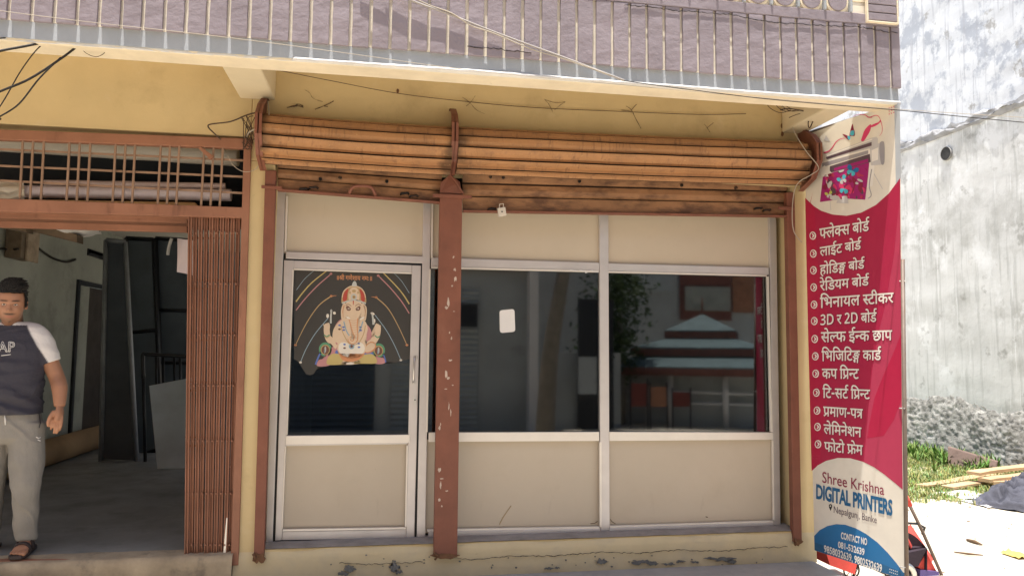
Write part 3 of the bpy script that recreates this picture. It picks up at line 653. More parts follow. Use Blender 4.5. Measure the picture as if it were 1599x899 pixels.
# ---------------------------------------------------------------- cables and twigs
def cable(label, pts, r, m=None, n=6, seg=6, cat='cable', name='cable'):
    bm = B(); ps = [P(a[0], a[1], a[2]) for a in pts]; tube(bm, spline(ps, n), r, seg); return tag(obj(name, bm, m or M_wire), label, cat)
cable('thick black cable end hanging from the upper left edge of the slab', [(-700, 120, -2.2), (-300, 128, -1.4), (-40, 92, -.9), (0, 80, -.85), (36, 73, -.8), (70, 66, -.72)], .0065)
cable('thin black cable dropping steeply at the far left under the slab', [(-240, 330, -1.2), (-120, 280, -.9), (-20, 190, -.75), (4, 160, -.75), (30, 115, -.74), (52, 84, -.73), (69, 67, -.72)], .0030)
cable('black cable pair looping up to the slab edge at the upper left', [(-700, 190, -2.0), (-300, 210, -1.3), (-30, 158, -.8), (0, 143, -.8), (45, 124, -.78), (95, 92, -.74), (125, 69, -.72)], .0060)
cable('black cable hanging lowest in the upper left corner', [(-600, 230, -1.8), (-260, 240, -1.2), (-20, 192, -.8), (0, 182, -.8), (30, 162, -.79), (62, 122, -.77), (95, 90, -.74)], .0042)
cable('thin wire loop hanging from the slab at the upper left', [(124, 72, -.70), (134, 83, -.70), (150, 89, -.70), (163, 83, -.70), (167, 72, -.70)], .0018, M_wire_brown)
cable('short black cable end at the far upper left edge', [(-600, 60, -1.9), (-250, 80, -1.2), (-30, 63, -.85), (0, 60, -.8), (15, 59, -.72)], .0045)
cable('pale cable sagging across the mauve balcony front', [(560, -40, -.815), (640, 0, -.812), (700, 22, -.806), (760, 46, -.804), (830, 72, -.806), (880, 90, -.810), (930, 109, -.815), (975, 126, -.82)], .0062, mat('sunlit_grey_cable', (.35, .32, .30), .6, .1, 5, 0))
cable('second thinner cable twisted over the pale balcony cable', [(600, -30, -.812), (660, 4, -.808), (705, 21, -.812), (735, 40, -.806), (770, 52, -.812), (830, 77, -.806), (880, 92, -.812), (940, 113, -.82), (972, 126, -.815)], .0038, M_wire_pale)
cable('thin wire stretched along the slab ledge', [(-30, 10, -.84), (0, 17, -.83), (150, 36, -.82), (280, 50, -.815), (420, 67, -.81), (560, 86, -.81), (680, 103, -.81), (810, 118, -.81), (975, 133, -.81), (1190, 153, -.815), (1420, 172, -.9), (1640, 186, -1.0)], .0017, M_wire_pale)
cable('black service wire crossing to the whitewashed wall at right', [(972, 126, -.815), (1060, 138, -.815), (1190, 154, -.82), (1300, 164, -.85), (1410, 173, -.9), (1520, 184, -.95), (1640, 195, -1.0)], .0026)
cable('thin dark wire slung below the soffit over the shutters', [(300, 82, -.6), (362, 95, -.6), (430, 109, -.4), (520, 127, -.15), (621, 146, -.05), (720, 158, -.03), (830, 168, -.02), (960, 174, -.02), (1089, 179, -.02), (1165, 178, -.02)], .0022, M_wire_brown)
cable('brown wire hooked over the gate frame', [(345, 218, -.03), (333, 207, -.05), (325, 198, -.06), (330, 194, -.06), (360, 190, -.07), (385, 180, -.08), (400, 176, -.08)], .0048, M_wire_brown)
bm = B()
for k in range(5):
    ps = [P(392+random.uniform(-16, 14), 208+random.uniform(-28, 26), -.05-random.random()*.06) for _ in range(6)]
    tube(bm, spline(ps, 6), .0026, 5)
tag(obj('wire_tangle', bm, M_wire_brown), 'tangle of brown wires at the top of the left brown post', 'wires')
cable('pale cable curving down past the left end of the rolled shutter', [(418, 158, -.05), (420, 176, -.15), (417, 190, -.20), (404, 199, -.20), (390, 206, -.12), (385, 214, -.05)], .0048, M_wire_pale)
cable('thin pale wire loop hanging beside the gate frame', [(395, 213, -.04), (404, 240, -.04), (405, 256, -.04), (396, 266, -.04), (380, 268, -.05), (364, 258, -.05), (356, 243, -.05)], .0020, M_wire_pale)
bm = B()
for k in range(4):
    x0 = 1205+k*9
    tube(bm, spline([P(x0, 150, -.3), P(x0-3+random.uniform(-3, 3), 165, -.28), P(x0+12, 174+random.uniform(-3, 3), -.25), P(x0+30, 172, -.25)], 6), .0024, 5)
tube(bm, spline([P(1218, 172, -.22), P(1232, 170, -.25), P(1256, 174, -.3), P(1268, 180, -.3), P(1269, 190, -.3), P(1264, 200, -.3), P(1262, 192, -.3), P(1265, 178, -.3)], 6), .0040, 6)
tube(bm, spline([P(1232, 184, -.2), P(1248, 178, -.25), P(1262, 178, -.3)], 5), .0026, 5)
tag(obj('wire_tangle', bm, M_wire_brown), 'tangle of wires under the soffit beside the top of the banner', 'wires')
cable('pale wire trailing over the right end of the longer rolled shutter', [(1236, 182, -.1), (1240, 205, -.16), (1258, 235, -.26), (1278, 261, -.30), (1268, 272, -.30), (1248, 284, -.26), (1240, 300, -.10), (1237, 335, -.06), (1240, 362, -.06), (1252, 378, -.05)], .0034, M_wire_pale)
M_twig = mat('dry_cobweb_twig', (.13, .085, .05), .9, .2, 10, 0)
def twig(label, pts_list, r=.003):
    bm = B()
    for pts in pts_list: tube(bm, spline([P(x, y, -.012) for x, y in pts], 4), [r*.62*(.4+random.random()) for _ in range((len(pts)-1)*4+1)], 5)
    tag(obj('dry_twig', bm, M_twig), label, 'twig')
twig('dark dry nest scrap above the shorter shutter near the left post', [[(448, 169), (458, 166), (468, 166), (474, 168)], [(458, 167), (466, 163), (473, 166)]], .007)
twig('dry slanting twig stuck above the shorter shutter', [[(492, 171), (505, 166), (514, 162), (521, 158)], [(506, 166), (512, 167)]], .004)
twig('thin cobweb strand on the wall above the shorter shutter', [[(477, 141), (484, 146), (488, 153), (496, 157), (504, 159)]], .002)
twig('spidery dry cobweb over the gap between the two shutters', [[(722, 152), (733, 160), (744, 172), (757, 178)], [(728, 166), (735, 160), (742, 150)], [(733, 160), (720, 158)]], .0022)
twig('V shaped dry twig above the middle of the longer shutter', [[(850, 155), (857, 163), (863, 175)], [(852, 156), (868, 161), (883, 159)], [(866, 172), (874, 165), (882, 160)]], .0026)
twig('long dry twig standing above the longer shutter', [[(978, 166), (986, 172), (992, 184), (1001, 201)], [(986, 172), (994, 163)], [(987, 174), (970, 172)]], .0034)
twig('small forked twig above the right part of the longer shutter', [[(1100, 194), (1105, 201), (1109, 207)], [(1104, 200), (1114, 192)]], .0026)
bm = B()
for (x, y) in ((1222, 196), (1222, 209), (621, 142)): blob(x, y, 2, 3.4, -.008, 10, .01, 0, .4)
obj('wall_plug', bm, M_rust, bld)
# ---------------------------------------------------------------- letter outlines (polygons, 200 units per em)
GLYPHS = ['16,87 16,92 19,96 23,99 28,100 32,99 36,96 39,92 40,87 39,82 36,78 32,75 28,74 23,75 19,78 16,82|16,24 16,28 19,33 23,35 28,36 32,35 36,33 39,28 40,24 39,19 36,15 32,12 28,11 23,12 19,15 16,19',
'54,44 48,44 43,43 37,41 32,39 26,43 21,48 16,53 13,58 11,64 10,70 10,76 12,80 14,84 17,87 22,90 28,92 35,93 44,93 63,93 63,110 0,110 0,124 101,124 101,110 79,110 79,79 42,79 37,79 33,78 31,77 29,76 27,73 26,69 27,65 29,61 32,58 35,55 44,58 55,59 64,58 73,55 80,51 85,46 88,39 89,31 88,23 86,16 81,10 75,6 67,3 58,1 64,-2 70,-4 76,-6 83,-8 76,-22 69,-18 62,-15 55,-11 48,-7 41,-4 35,0 25,1 16,4 11,7 10,13 10,17 12,20 16,22 20,23 24,23 28,21 33,18 39,14 41,14 44,14 52,14 60,15 66,18 71,23 73,31 72,36 68,41 62,44|59,123 55,130 52,138 49,145 49,152 50,161 53,167 58,172 64,176 71,178 80,179 86,179 91,178 96,176 101,174 96,161 93,163 89,164 85,165 81,165 74,164 69,161 66,156 65,149 65,143 67,136 71,130 75,123',
'155,110 90,110 90,70 97,75 105,79 114,80 122,79 129,76 135,72 140,65 142,57 143,48 142,38 140,28 138,21 134,15 130,8 116,16 120,23 124,31 126,39 127,47 126,56 123,61 119,65 112,66 105,64 98,60 90,52 90,0 74,0 74,35 69,31 62,27 54,24 45,24 36,25 28,27 22,30 18,34 14,39 11,44 10,51 9,58 10,68 14,76 20,83 28,89 38,92 49,93 54,93 59,92 64,91 68,91 67,76 63,77 58,78 54,78 50,78 40,77 32,73 27,67 25,58 27,49 32,43 38,39 46,38 54,39 61,42 68,46 74,52 74,110 0,110 0,124 155,124',
'42,110 42,47 41,42 39,39 36,36 32,36 27,37 21,40 16,44 12,50 9,56 8,62 9,66 11,69 15,71 20,72 25,72 25,110 0,110 0,124 116,124 116,110 95,110 95,0 79,0 79,110',
'59,14 69,15 78,17 87,20 95,25 102,31 107,37 111,45 114,53 115,62 114,71 110,78 105,82 97,84 92,83 88,80 86,76 85,72 86,66 90,60 94,57 100,54 107,52 100,40 91,43 83,47 77,52 73,58 70,64 69,71 71,80 75,88 79,92 84,94 91,96 91,110 0,110 0,124 143,124 143,110 107,110 107,95 113,93 119,89 124,84 128,78 130,71 131,62 130,54 128,46 126,39 122,32 117,25 111,19 105,14 97,9 89,5 80,2 70,1 59,0 47,1 38,4 30,8 25,14 21,21 20,29 21,34 22,38 24,42 26,46 19,51 13,57 10,64 9,72 10,79 13,85 18,90 24,94 32,96 41,97 45,96 50,96 54,95 58,95 56,81 53,82 50,82 46,83 42,83 33,82 27,77 25,70 26,65 29,61 34,58 40,56 46,58 53,58 55,58 58,58 60,58 62,57 60,43 59,44 58,44 56,44 55,44 45,42 38,37 36,30 38,23 43,18 50,15',
'131,110 131,0 114,0 114,74 87,74 80,74 76,75 80,70 84,66 87,61 90,52 92,44 91,35 88,28 83,23 77,19 70,17 62,16 55,17 48,19 42,22 35,27 29,34 23,42 18,53 12,65 6,80 20,85 27,69 33,55 40,44 46,37 54,32 61,31 67,31 72,34 75,39 76,45 74,54 70,62 65,67 60,71 55,75 60,88 114,88 114,110 0,110 0,124 151,124 151,110',
'104,110 74,110 74,70 63,70 54,69 47,68 41,66 36,64 30,58 26,51 25,43 26,34 30,27 35,22 41,18 49,16 57,15 67,15 75,17 83,20 91,24 96,9 90,7 84,5 78,3 68,1 57,0 48,1 40,2 32,5 26,9 20,14 15,20 12,27 10,35 9,44 10,52 12,60 16,66 21,71 27,76 34,79 41,82 49,83 58,84 58,110 0,110 0,124 104,124',
'72,44 66,44 60,43 54,41 50,39 44,43 38,48 34,53 30,58 28,64 27,70 28,76 29,80 32,84 35,87 40,90 46,92 53,93 62,93 80,93 80,110 0,110 0,124 118,124 118,110 96,110 96,79 60,79 54,79 51,78 48,77 46,76 44,73 43,69 44,65 46,61 49,58 52,55 62,58 72,59 82,58 90,55 97,51 102,46 106,39 107,31 106,22 102,15 97,9 89,4 79,1 67,0 55,1 43,4 32,9 22,15 13,23 5,32 17,41 25,33 33,26 40,21 49,18 58,16 67,15 80,17 88,22 91,30 89,37 86,41 80,44',
'127,110 127,0 111,0 111,110 84,110 84,64 84,56 82,50 80,44 77,40 72,35 66,32 59,30 50,29 39,31 30,34 23,41 20,46 18,53 16,61 16,70 16,110 0,110 0,124 147,124 147,110|50,43 59,45 64,50 66,53 67,58 68,63 68,71 68,110 32,110 32,71 32,64 33,58 34,54 36,50 38,47 41,45 45,44',
'0,124 114,124 114,110 93,110 93,0 77,0 77,60 41,60 41,49 40,44 38,40 35,38 31,38 26,39 20,42 15,46 11,52 8,58 7,64 8,68 10,71 14,73 20,74 77,74 77,110 0,110',
'96,110 96,0 80,0 80,38 74,35 67,32 60,30 51,29 43,30 36,32 30,35 26,39 21,45 18,52 16,60 16,72 16,110 0,110 0,124 117,124 117,110|80,110 32,110 32,74 32,66 33,61 33,56 34,53 36,50 38,48 44,45 53,43 60,44 68,47 74,51 80,56',
'92,110 92,70 97,74 103,77 109,79 116,80 124,79 131,76 137,72 141,65 144,57 145,48 144,38 142,28 140,21 136,15 132,8 118,16 122,23 126,31 128,39 129,47 128,56 125,61 120,65 114,66 107,64 100,60 92,51 92,0 76,0 76,39 71,35 65,32 58,30 50,29 42,30 35,32 29,35 25,39 21,46 18,52 16,60 16,71 16,110 0,110 0,124 157,124 157,110|32,110 32,72 32,63 33,56 35,52 38,48 43,45 50,43 57,44 64,47 70,51 76,56 76,110',
'117,110 96,110 96,0 80,0 80,33 74,30 67,26 59,24 48,24 41,24 34,25 28,28 23,31 18,35 14,40 10,48 9,57 11,68 15,77 21,84 30,89 41,92 53,93 56,93 60,92 64,92 68,92 71,91 74,91 73,77 68,78 64,78 59,79 54,79 50,79 46,78 73,45 77,48 80,51 80,110 0,110 0,124 117,124|25,57 27,48 32,42 40,38 48,37 52,37 55,37 59,38 62,39 34,74 29,70 26,64',
'35,126 42,126 48,124 53,121 58,117 61,113 64,107 66,98 66,87 66,64 107,64 107,110 80,110 80,124 143,124 143,110 123,110 123,0 107,0 107,50 66,50 66,43 66,37 64,33 60,31 57,30 53,31 49,33 45,36 41,39 38,43 35,47 33,52 33,56 33,59 36,62 39,64 45,64 51,64 51,85 50,94 50,100 48,104 46,108 41,112 34,114 29,113 26,111 24,108 23,104 24,99 28,96 34,93 44,92 42,78 33,79 25,82 18,85 13,90 10,96 9,104 10,111 13,117 17,121 25,125',
'102,110 102,0 86,0 86,50 41,50 41,43 41,37 38,33 35,31 32,30 28,31 24,33 20,36 16,39 13,43 10,47 8,52 8,56 8,59 10,62 14,64 20,64 25,64 25,110 0,110 0,124 122,124 122,110|86,110 41,110 41,64 86,64',
'119,124 119,110 98,110 98,0 82,0 82,36 76,32 69,29 60,27 51,26 39,28 30,32 22,38 15,47 10,58 8,71 15,73 21,75 26,78 30,84 32,91 31,97 30,102 27,106 25,110 0,110 0,124|26,60 29,54 32,49 36,46 43,42 52,41 61,42 69,45 76,49 82,55 82,110 42,110 45,103 47,96 48,89 46,76 38,67',
'79,8 68,-2 60,4 53,11 46,17 39,24 33,30 28,36 23,42 18,47 15,51 11,57 9,61 8,65 8,68 9,72 11,75 15,78 21,79 25,78 30,76 33,74 36,70 43,74 48,80 50,86 51,94 51,98 50,103 49,107 48,110 0,110 0,124 85,124 85,110 64,110 66,102 67,92 66,81 63,73 60,68 56,64 51,60 45,57 40,54 33,51 40,44 47,37 54,29 62,22 71,15',
'0,110 0,124 139,124 139,110 118,110 118,0 102,0 102,71 100,71 99,71 94,71 89,69 84,65 79,60 76,55 74,49 71,42 56,46 59,55 62,63 57,66 53,68 48,70 42,71 35,69 30,66 26,61 25,54 26,47 30,40 33,35 37,30 42,25 48,20 54,14 62,8 51,-2 43,4 36,11 30,17 24,23 19,29 15,35 11,41 10,48 9,55 10,65 14,72 19,78 26,82 34,84 41,85 49,84 57,82 64,79 71,74 79,80 89,84 100,85 101,85 102,85 102,110',
'24,38 18,39 13,41 9,45 8,51 9,56 12,60 16,62 21,63 24,62 28,61 33,59 38,55 44,58 50,62 55,67 58,73 60,80 61,89 60,99 55,106 48,112 40,113 34,113 31,110 28,107 28,103 28,100 30,97 32,93 37,91 44,89 54,88 51,74 39,76 30,79 22,84 17,89 14,96 13,103 15,113 20,120 26,124 33,126 41,126 50,125 58,122 64,119 68,114 72,109 75,103 76,96 77,88 76,79 74,71 70,62 65,55 58,49 51,44 57,39 63,33 68,27 74,21 78,15 83,9 70,0 63,9 57,17 52,24 46,29 41,34 36,39 30,38|118,110 118,0 102,0 102,110 84,110 84,124 139,124 139,110',
'117,110 117,0 101,0 101,53 95,52 90,51 83,50 76,50 67,51 58,52 50,53 42,55 38,53 33,51 39,44 46,36 53,29 60,22 68,15 76,8 65,-2 58,4 51,11 44,17 38,24 32,30 27,36 22,42 18,47 15,51 11,57 9,61 8,65 8,68 9,72 11,75 15,78 21,79 25,78 30,76 33,74 36,70 40,74 42,80 43,86 43,92 43,97 42,102 41,107 40,110 0,110 0,124 138,124 138,110|74,64 81,65 88,65 94,66 101,68 101,110 56,110 58,106 59,102 59,97 60,92 59,84 58,77 55,71 52,67 63,65',
'64,14 71,16 76,20 79,24 81,30 79,36 75,42 67,45 56,46 48,45 40,43 35,40 29,33 28,25 28,19 30,13 33,7 39,0 45,-5 52,-11 60,-18 50,-28 38,-19 29,-10 22,-2 16,7 13,16 12,26 12,33 15,40 18,45 23,50 19,54 16,58 14,64 14,70 14,76 16,80 18,84 21,87 26,90 32,92 38,93 46,93 72,93 72,110 0,110 0,124 109,124 109,110 88,110 88,79 46,79 41,79 37,78 35,77 33,76 31,73 30,69 30,66 32,62 34,59 37,57 46,59 57,60 65,60 73,58 79,56 87,51 92,45 95,38 96,31 95,23 93,17 89,11 84,7 78,3 70,0',
'34,110 34,0 18,0 18,110 0,110 0,124 55,124 55,110',
'18,110 0,110 0,124 16,124 14,129 12,134 11,139 11,145 12,155 16,163 22,170 31,175 41,178 53,179 71,178 88,172 103,164 117,153 130,139 141,123 124,123 103,146 80,160 57,165 48,164 41,162 35,159 29,152 27,143 27,137 29,132 31,128 33,124 55,124 55,110 34,110 34,0 18,0',
'-37,123 -40,130 -42,136 -44,143 -44,150 -43,158 -40,165 -36,171 -29,176 -21,178 -12,179 -5,179 2,177 8,174 13,169 17,163 22,156 25,147 29,136 33,124 55,124 55,110 34,110 34,0 18,0 18,110 0,110 0,124 17,124 14,137 10,147 6,155 1,161 -5,164 -11,165 -18,164 -24,160 -27,154 -28,147 -27,140 -26,134 -24,129 -21,123',
'-34,123 -37,133 -39,141 -42,148 -46,156 -51,161 -57,164 -63,165 -67,164 -71,164 -74,163 -77,162 -82,176 -73,178 -64,179 -54,178 -45,174 -40,170 -35,164 -31,157 -27,147 -23,136 -19,123',
'34,110 34,0 18,0 18,110 0,110 0,124 55,124 55,110|18,123 15,133 12,141 10,148 5,156 1,161 -5,164 -11,165 -15,164 -19,164 -22,163 -25,162 -30,176 -22,178 -12,179 -2,178 7,174 12,170 17,164 21,157 25,147 29,136 33,123',
'83,124 99,124 99,0 83,0|39,124 55,124 55,0 39,0',
'-38,123 -42,130 -45,138 -47,145 -48,152 -47,161 -44,167 -39,172 -33,176 -25,178 -17,179 -11,179 -5,178 0,176 4,174 0,161 -4,163 -7,164 -11,165 -16,165 -23,164 -28,161 -31,156 -32,149 -31,143 -29,136 -26,130 -22,123',
'124,110 90,110 90,67 95,70 100,72 106,73 113,74 126,74 126,59 116,59 108,59 102,57 96,55 90,51 90,0 74,0 74,35 69,31 62,27 54,24 45,24 36,25 28,27 22,30 18,34 14,39 11,44 10,51 9,58 10,68 14,76 20,83 28,89 38,92 49,93 54,93 59,92 64,91 68,91 67,76 63,77 58,78 54,78 50,78 40,77 32,73 27,67 25,58 27,49 32,43 38,39 46,38 54,39 61,42 68,46 74,52 74,110 0,110 0,124 124,124',
'0,124 75,124 75,110 0,110|41,60 41,49 40,44 38,40 35,38 31,38 26,39 20,42 15,46 11,52 8,58 7,64 8,68 10,71 14,73 20,74 77,74 77,60',
'125,110 92,110 92,67 97,70 102,72 108,73 115,74 128,74 128,59 118,59 109,59 103,58 98,56 92,51 92,0 76,0 76,39 71,35 65,32 58,30 50,29 42,30 35,32 29,35 25,39 21,46 18,52 16,60 16,71 16,110 0,110 0,124 125,124|32,110 32,72 32,63 33,56 35,52 38,48 43,45 50,43 57,44 64,47 70,51 76,56 76,110',
'0,124 103,124 103,110 0,110|107,70 103,71 99,71 94,71 89,69 84,65 79,60 76,55 74,49 71,42 56,46 59,55 62,63 58,66 53,68 48,70 42,71 35,69 30,66 26,61 25,54 26,47 30,40 33,35 37,30 42,25 48,20 54,14 62,8 51,-2 43,4 36,11 30,17 24,23 19,29 15,35 11,41 10,48 9,55 10,65 14,72 19,78 26,82 33,84 41,85 49,84 57,82 64,79 71,74 79,80 89,84 100,85 103,85 106,85 109,84 111,83',
'74,64 80,65 85,65 90,66 96,66 97,52 92,51 87,51 82,50 76,50 67,51 58,52 50,53 42,55 38,53 33,51 39,44 46,36 53,29 60,22 68,15 76,8 65,-2 58,4 51,11 44,17 38,24 32,30 27,36 22,42 18,47 15,51 11,57 9,61 8,65 8,68 9,72 11,75 15,78 21,79 25,78 30,76 33,74 36,70 40,74 42,80 43,86 43,92 43,97 42,102 41,107 40,110 0,110 0,124 81,124 81,110 56,110 58,106 59,102 59,97 60,92 59,84 58,77 55,71 52,67 63,65',
'25,13 16,26 65,56 60,63 55,68 51,72 44,75 36,76 31,76 25,74 19,72 11,69 5,83 12,86 20,89 27,91 36,91 43,91 50,89 57,85 63,80 67,76 72,71 76,65 76,110 0,110 0,124 113,124 113,110 93,110 93,0 76,0 76,47',
'9,11 43,31 36,32 30,35 26,39 21,45 18,52 16,60 16,72 16,110 0,110 0,124 117,124 117,110 96,110 96,0 80,0 80,39 18,-3|80,110 32,110 32,74 32,66 33,61 33,56 34,53 36,50 38,48 44,45 52,43 60,44 67,47 74,51 80,56',
'9,11 41,31 35,33 30,36 25,40 21,46 18,52 16,60 16,71 16,110 0,110 0,124 157,124 157,110 92,110 92,70 97,74 103,77 109,79 116,80 124,79 131,76 137,72 141,65 144,57 145,48 144,38 142,28 140,21 136,15 132,8 118,16 122,23 126,31 128,39 129,47 128,56 125,61 120,65 114,66 107,64 100,60 92,51 92,0 76,0 76,39 75,38 74,38 18,-2|32,110 32,72 32,63 33,56 35,52 38,48 43,45 50,43 57,44 64,47 70,51 76,56 76,110',
'49,8 39,21 89,52 82,53 75,55 68,57 59,60 51,63 46,59 40,55 34,52 28,48 21,44 15,40 6,54 11,57 16,59 22,62 29,67 37,71 30,76 25,81 22,86 19,93 18,101 19,107 22,113 26,119 33,123 40,126 49,126 58,126 65,123 71,119 76,114 79,107 80,100 79,92 75,84 70,78 64,72 70,70 77,68 85,66 92,64 100,63 107,62 107,110 92,110 92,124 144,124 144,110 124,110 124,0 107,0 107,47|34,99 34,94 37,89 42,84 50,79 55,83 60,88 63,94 64,100 63,106 60,110 55,112 49,113 43,112 38,110 35,106',
'72,55 66,55 59,54 53,52 48,50 42,54 38,58 33,63 29,70 27,78 29,86 34,92 39,95 44,96 51,97 60,98 79,98 79,110 0,110 0,124 132,124 132,110 96,110 96,84 57,84 52,83 47,82 44,81 43,77 44,74 45,71 48,68 50,66 55,67 61,68 67,69 73,69 83,69 91,67 98,63 103,58 106,53 107,46 106,40 104,34 100,29 95,25 95,-31 80,-31 80,20 74,20 67,20 59,20 50,21 50,-14 49,-18 48,-22 44,-24 40,-25 35,-24 30,-21 25,-17 21,-12 19,-6 18,-1 18,2 20,5 24,7 30,8 35,8 35,26 29,28 24,31 19,35 14,39 9,43 4,48 17,58 25,49 34,43 42,39 51,36 60,34 68,34 78,35 85,37 89,40 91,45 88,51 82,54|102,76 103,80 105,84 109,86 113,87 117,86 120,84 122,80 123,76 122,72 120,68 117,66 113,65 109,66 105,68 103,72',
'10,68 58,68 58,51 10,51',
'9,15 44,52 50,59 55,66 60,71 65,77 68,83 71,88 74,97 75,106 73,116 68,124 61,128 52,130 43,129 35,126 28,122 21,116 11,128 16,132 22,136 29,140 36,143 44,144 52,145 64,144 74,140 82,135 88,127 92,118 93,107 92,99 91,92 88,86 85,79 81,73 76,66 71,60 65,53 59,46 31,17 31,16 98,16 98,0 9,0',
'46,-2 35,-2 26,0 17,2 8,6 8,22 14,20 20,17 26,16 36,14 45,13 56,14 65,16 72,20 76,26 79,33 80,41 79,49 76,56 70,60 63,64 53,66 43,66 30,66 30,81 43,81 53,82 61,85 67,89 72,94 75,101 76,108 74,117 69,124 61,128 51,130 41,129 33,126 25,123 18,118 9,130 14,134 20,137 27,140 34,143 42,144 51,145 64,144 75,140 83,135 89,128 93,119 94,109 93,100 90,93 85,86 79,81 72,78 63,75 74,72 82,69 89,64 94,57 97,49 98,41 97,29 93,19 85,10 75,3 62,-1',
'19,0 19,143 63,143 77,142 90,139 101,135 111,129 119,121 125,111 130,100 133,87 134,73 132,51 125,32 114,18 99,8 81,2 59,0|37,15 57,15 89,22 108,41 115,72 113,90 109,104 101,114 90,121 77,126 61,127 37,127']
WORDS = [(847, [(30, 0),(17, 122),(24, 258),(28, 258),(19, 379),(12, 566),(25, 680),(7, 732),(27, 847)]),(720, [(17, 0),(21, 136),(1, 187),(6, 286),(12, 438),(25, 553),(7, 604),(27, 720)]),(788, [(20, 0),(25, 106),(22, 158),(7, 210),(37, 325),(12, 507),(25, 621),(7, 673),(27, 788)]),(818, [(16, 0),(24, 82),(22, 82),(7, 134),(15, 249),(14, 365),(12, 537),(25, 651),(7, 703),(27, 818)]),(1123, [(22, 0),(13, 52),(9, 192),(21, 303),(15, 355),(17, 471),(32, 659),(6, 737),(23, 837),(2, 889),(16, 1042)]),(1032, [(40, 0),(41, 110),(16, 308),(39, 442),(41, 552),(12, 750),(25, 864),(7, 916),(27, 1032)]),(1121, [(19, 0),(24, 135),(31, 135),(11, 235),(1, 441),(29, 540),(2, 611),(4, 816),(21, 956),(10, 1008)]),(1046, [(22, 0),(13, 52),(22, 192),(5, 244),(22, 393),(6, 444),(37, 545),(2, 727),(21, 879),(7, 931),(27, 1046)]),(656, [(2, 0),(10, 152),(22, 318),(34, 370),(29, 483),(6, 555)]),(846, [(22, 0),(6, 52),(38, 153),(19, 221),(6, 356),(27, 457),(22, 509),(34, 560),(29, 674),(6, 746)]),(722, [(34, 0),(14, 114),(21, 233),(8, 285),(38, 430),(10, 498),(33, 611)]),(665, [(17, 0),(24, 136),(22, 136),(14, 187),(9, 307),(24, 418),(18, 418),(9, 554)]),(684, [(11, 0),(25, 154),(6, 206),(25, 307),(35, 411),(24, 565),(14, 565)]),(1383, [(26, 0),(36, 120),(23, 261),(3, 365),(8, 478),(24, 622),(18, 622),(21, 758),(15, 810),(9, 978),(14, 1089),(0, 1209),(26, 1263)])]
# ---------------------------------------------------------------- printed flat graphics
def pmat(name, col, rough=.45, var=.05): return mat(name, col, rough, var, 8, .03, 25)
def glyph_mesh(words_i):
    """outlines of a line of Devanagari as (filled) mesh data in em/200 units"""
    width, lay = WORDS[words_i]; return width, lay
_gc = {}
def glyph_faces(gi):
    if gi not in _gc:
        cu = bpy.data.curves.new('lettering', 'CURVE'); cu.dimensions = '2D'; cu.fill_mode = 'BOTH'
        for cont in GLYPHS[gi].split('|'):
            pts = [tuple(map(int, q.split(','))) for q in cont.split()]
            s = cu.splines.new('POLY'); s.points.add(len(pts)-1); s.use_cyclic_u = True
            for p, (x, y) in zip(s.points, pts): p.co = (x/200, y/200, 0, 1)
        o = bpy.data.objects.new('lettering', cu); me = bpy.data.meshes.new_from_object(o)
        _gc[gi] = ([v.co.copy() for v in me.vertices], [tuple(p.vertices) for p in me.polygons])
        bpy.data.meshes.remove(me); bpy.data.objects.remove(o); bpy.data.curves.remove(cu)
    return _gc[gi]
def text_faces(lay, bold):
    """every letter filled on its own, a hair apart in depth (z) so that no two faces share a plane; bold = repeated with small shifts"""
    V_, F_ = [], []
    for r, (dx, dy) in enumerate(((0, 0), (bold, 0), (-bold, 0), (0, bold), (0, -bold)) if bold else ((0, 0),)):
        for i, (gi, x0) in enumerate(lay):
            vs, fs = glyph_faces(gi); o = len(V_)
            V_ += [V(v.x+x0/200+dx, v.y+dy, (r*2+i % 2)*.06) for v in vs]; F_ += [tuple(k+o for k in f) for f in fs]
    return V_, F_
def latin_faces(s, bold=0.0, sp=1.0):
    cu = bpy.data.curves.new('lettering', 'FONT'); cu.body = s; cu.size = 1; cu.offset = bold; cu.space_character = sp; cu.resolution_u = 3
    o = bpy.data.objects.new('lettering', cu); me = bpy.data.meshes.new_from_object(o)
    vs = [v.co.copy() for v in me.vertices]; fs = [tuple(p.vertices) for p in me.polygons]
    bpy.data.meshes.remove(me); bpy.data.objects.remove(o); bpy.data.curves.remove(cu); return vs, fs
def put_text(bm, data, q, ylo, yhi, proj, mi):
    """q = measured (xl, ytop_l, ybase_l, xr, ytop_r, ybase_r) of the line; ylo / yhi = glyph heights that fall on base / top"""
    vs, fs = data
    if not vs: return
    x0, x1 = min(v.x for v in vs), max(v.x for v in vs); xl, tl, bl, xr, tr, br = q; out = []
    for v in vs:
        u = (v.x-x0)/(x1-x0); t = (v.y-ylo)/(yhi-ylo)
        top, bas = tl+(tr-tl)*u, bl+(br-bl)*u
        blv[0] += v.z; lvl[0] += v.z; out.append(bm.verts.new(proj(xl+(xr-xl)*u, bas+(top-bas)*t))); blv[0] -= v.z; lvl[0] -= v.z
    for f in fs:
        try: bm.faces.new([out[i] for i in f]).material_index = mi
        except ValueError: pass
def shape(bm, pts, proj, mi, smooth=0):
    if smooth: pts = [(p.x, p.y) for p in spline([V(x, y, 0) for x, y in pts], smooth, True)]
    v = [bm.verts.new(proj(x, y)) for x, y in pts]
    f = bm.faces.new(v); f.material_index = mi
    r = bmesh.ops.triangulate(bm, faces=[f])
def ell(cx, cy, rx, ry, n=20, rot=0):
    c, s = math.cos(rot), math.sin(rot)
    return [(cx+rx*math.cos(a)*c-ry*math.sin(a)*s, cy+rx*math.cos(a)*s+ry*math.sin(a)*c) for a in [2*math.pi*i/n for i in range(n)]]
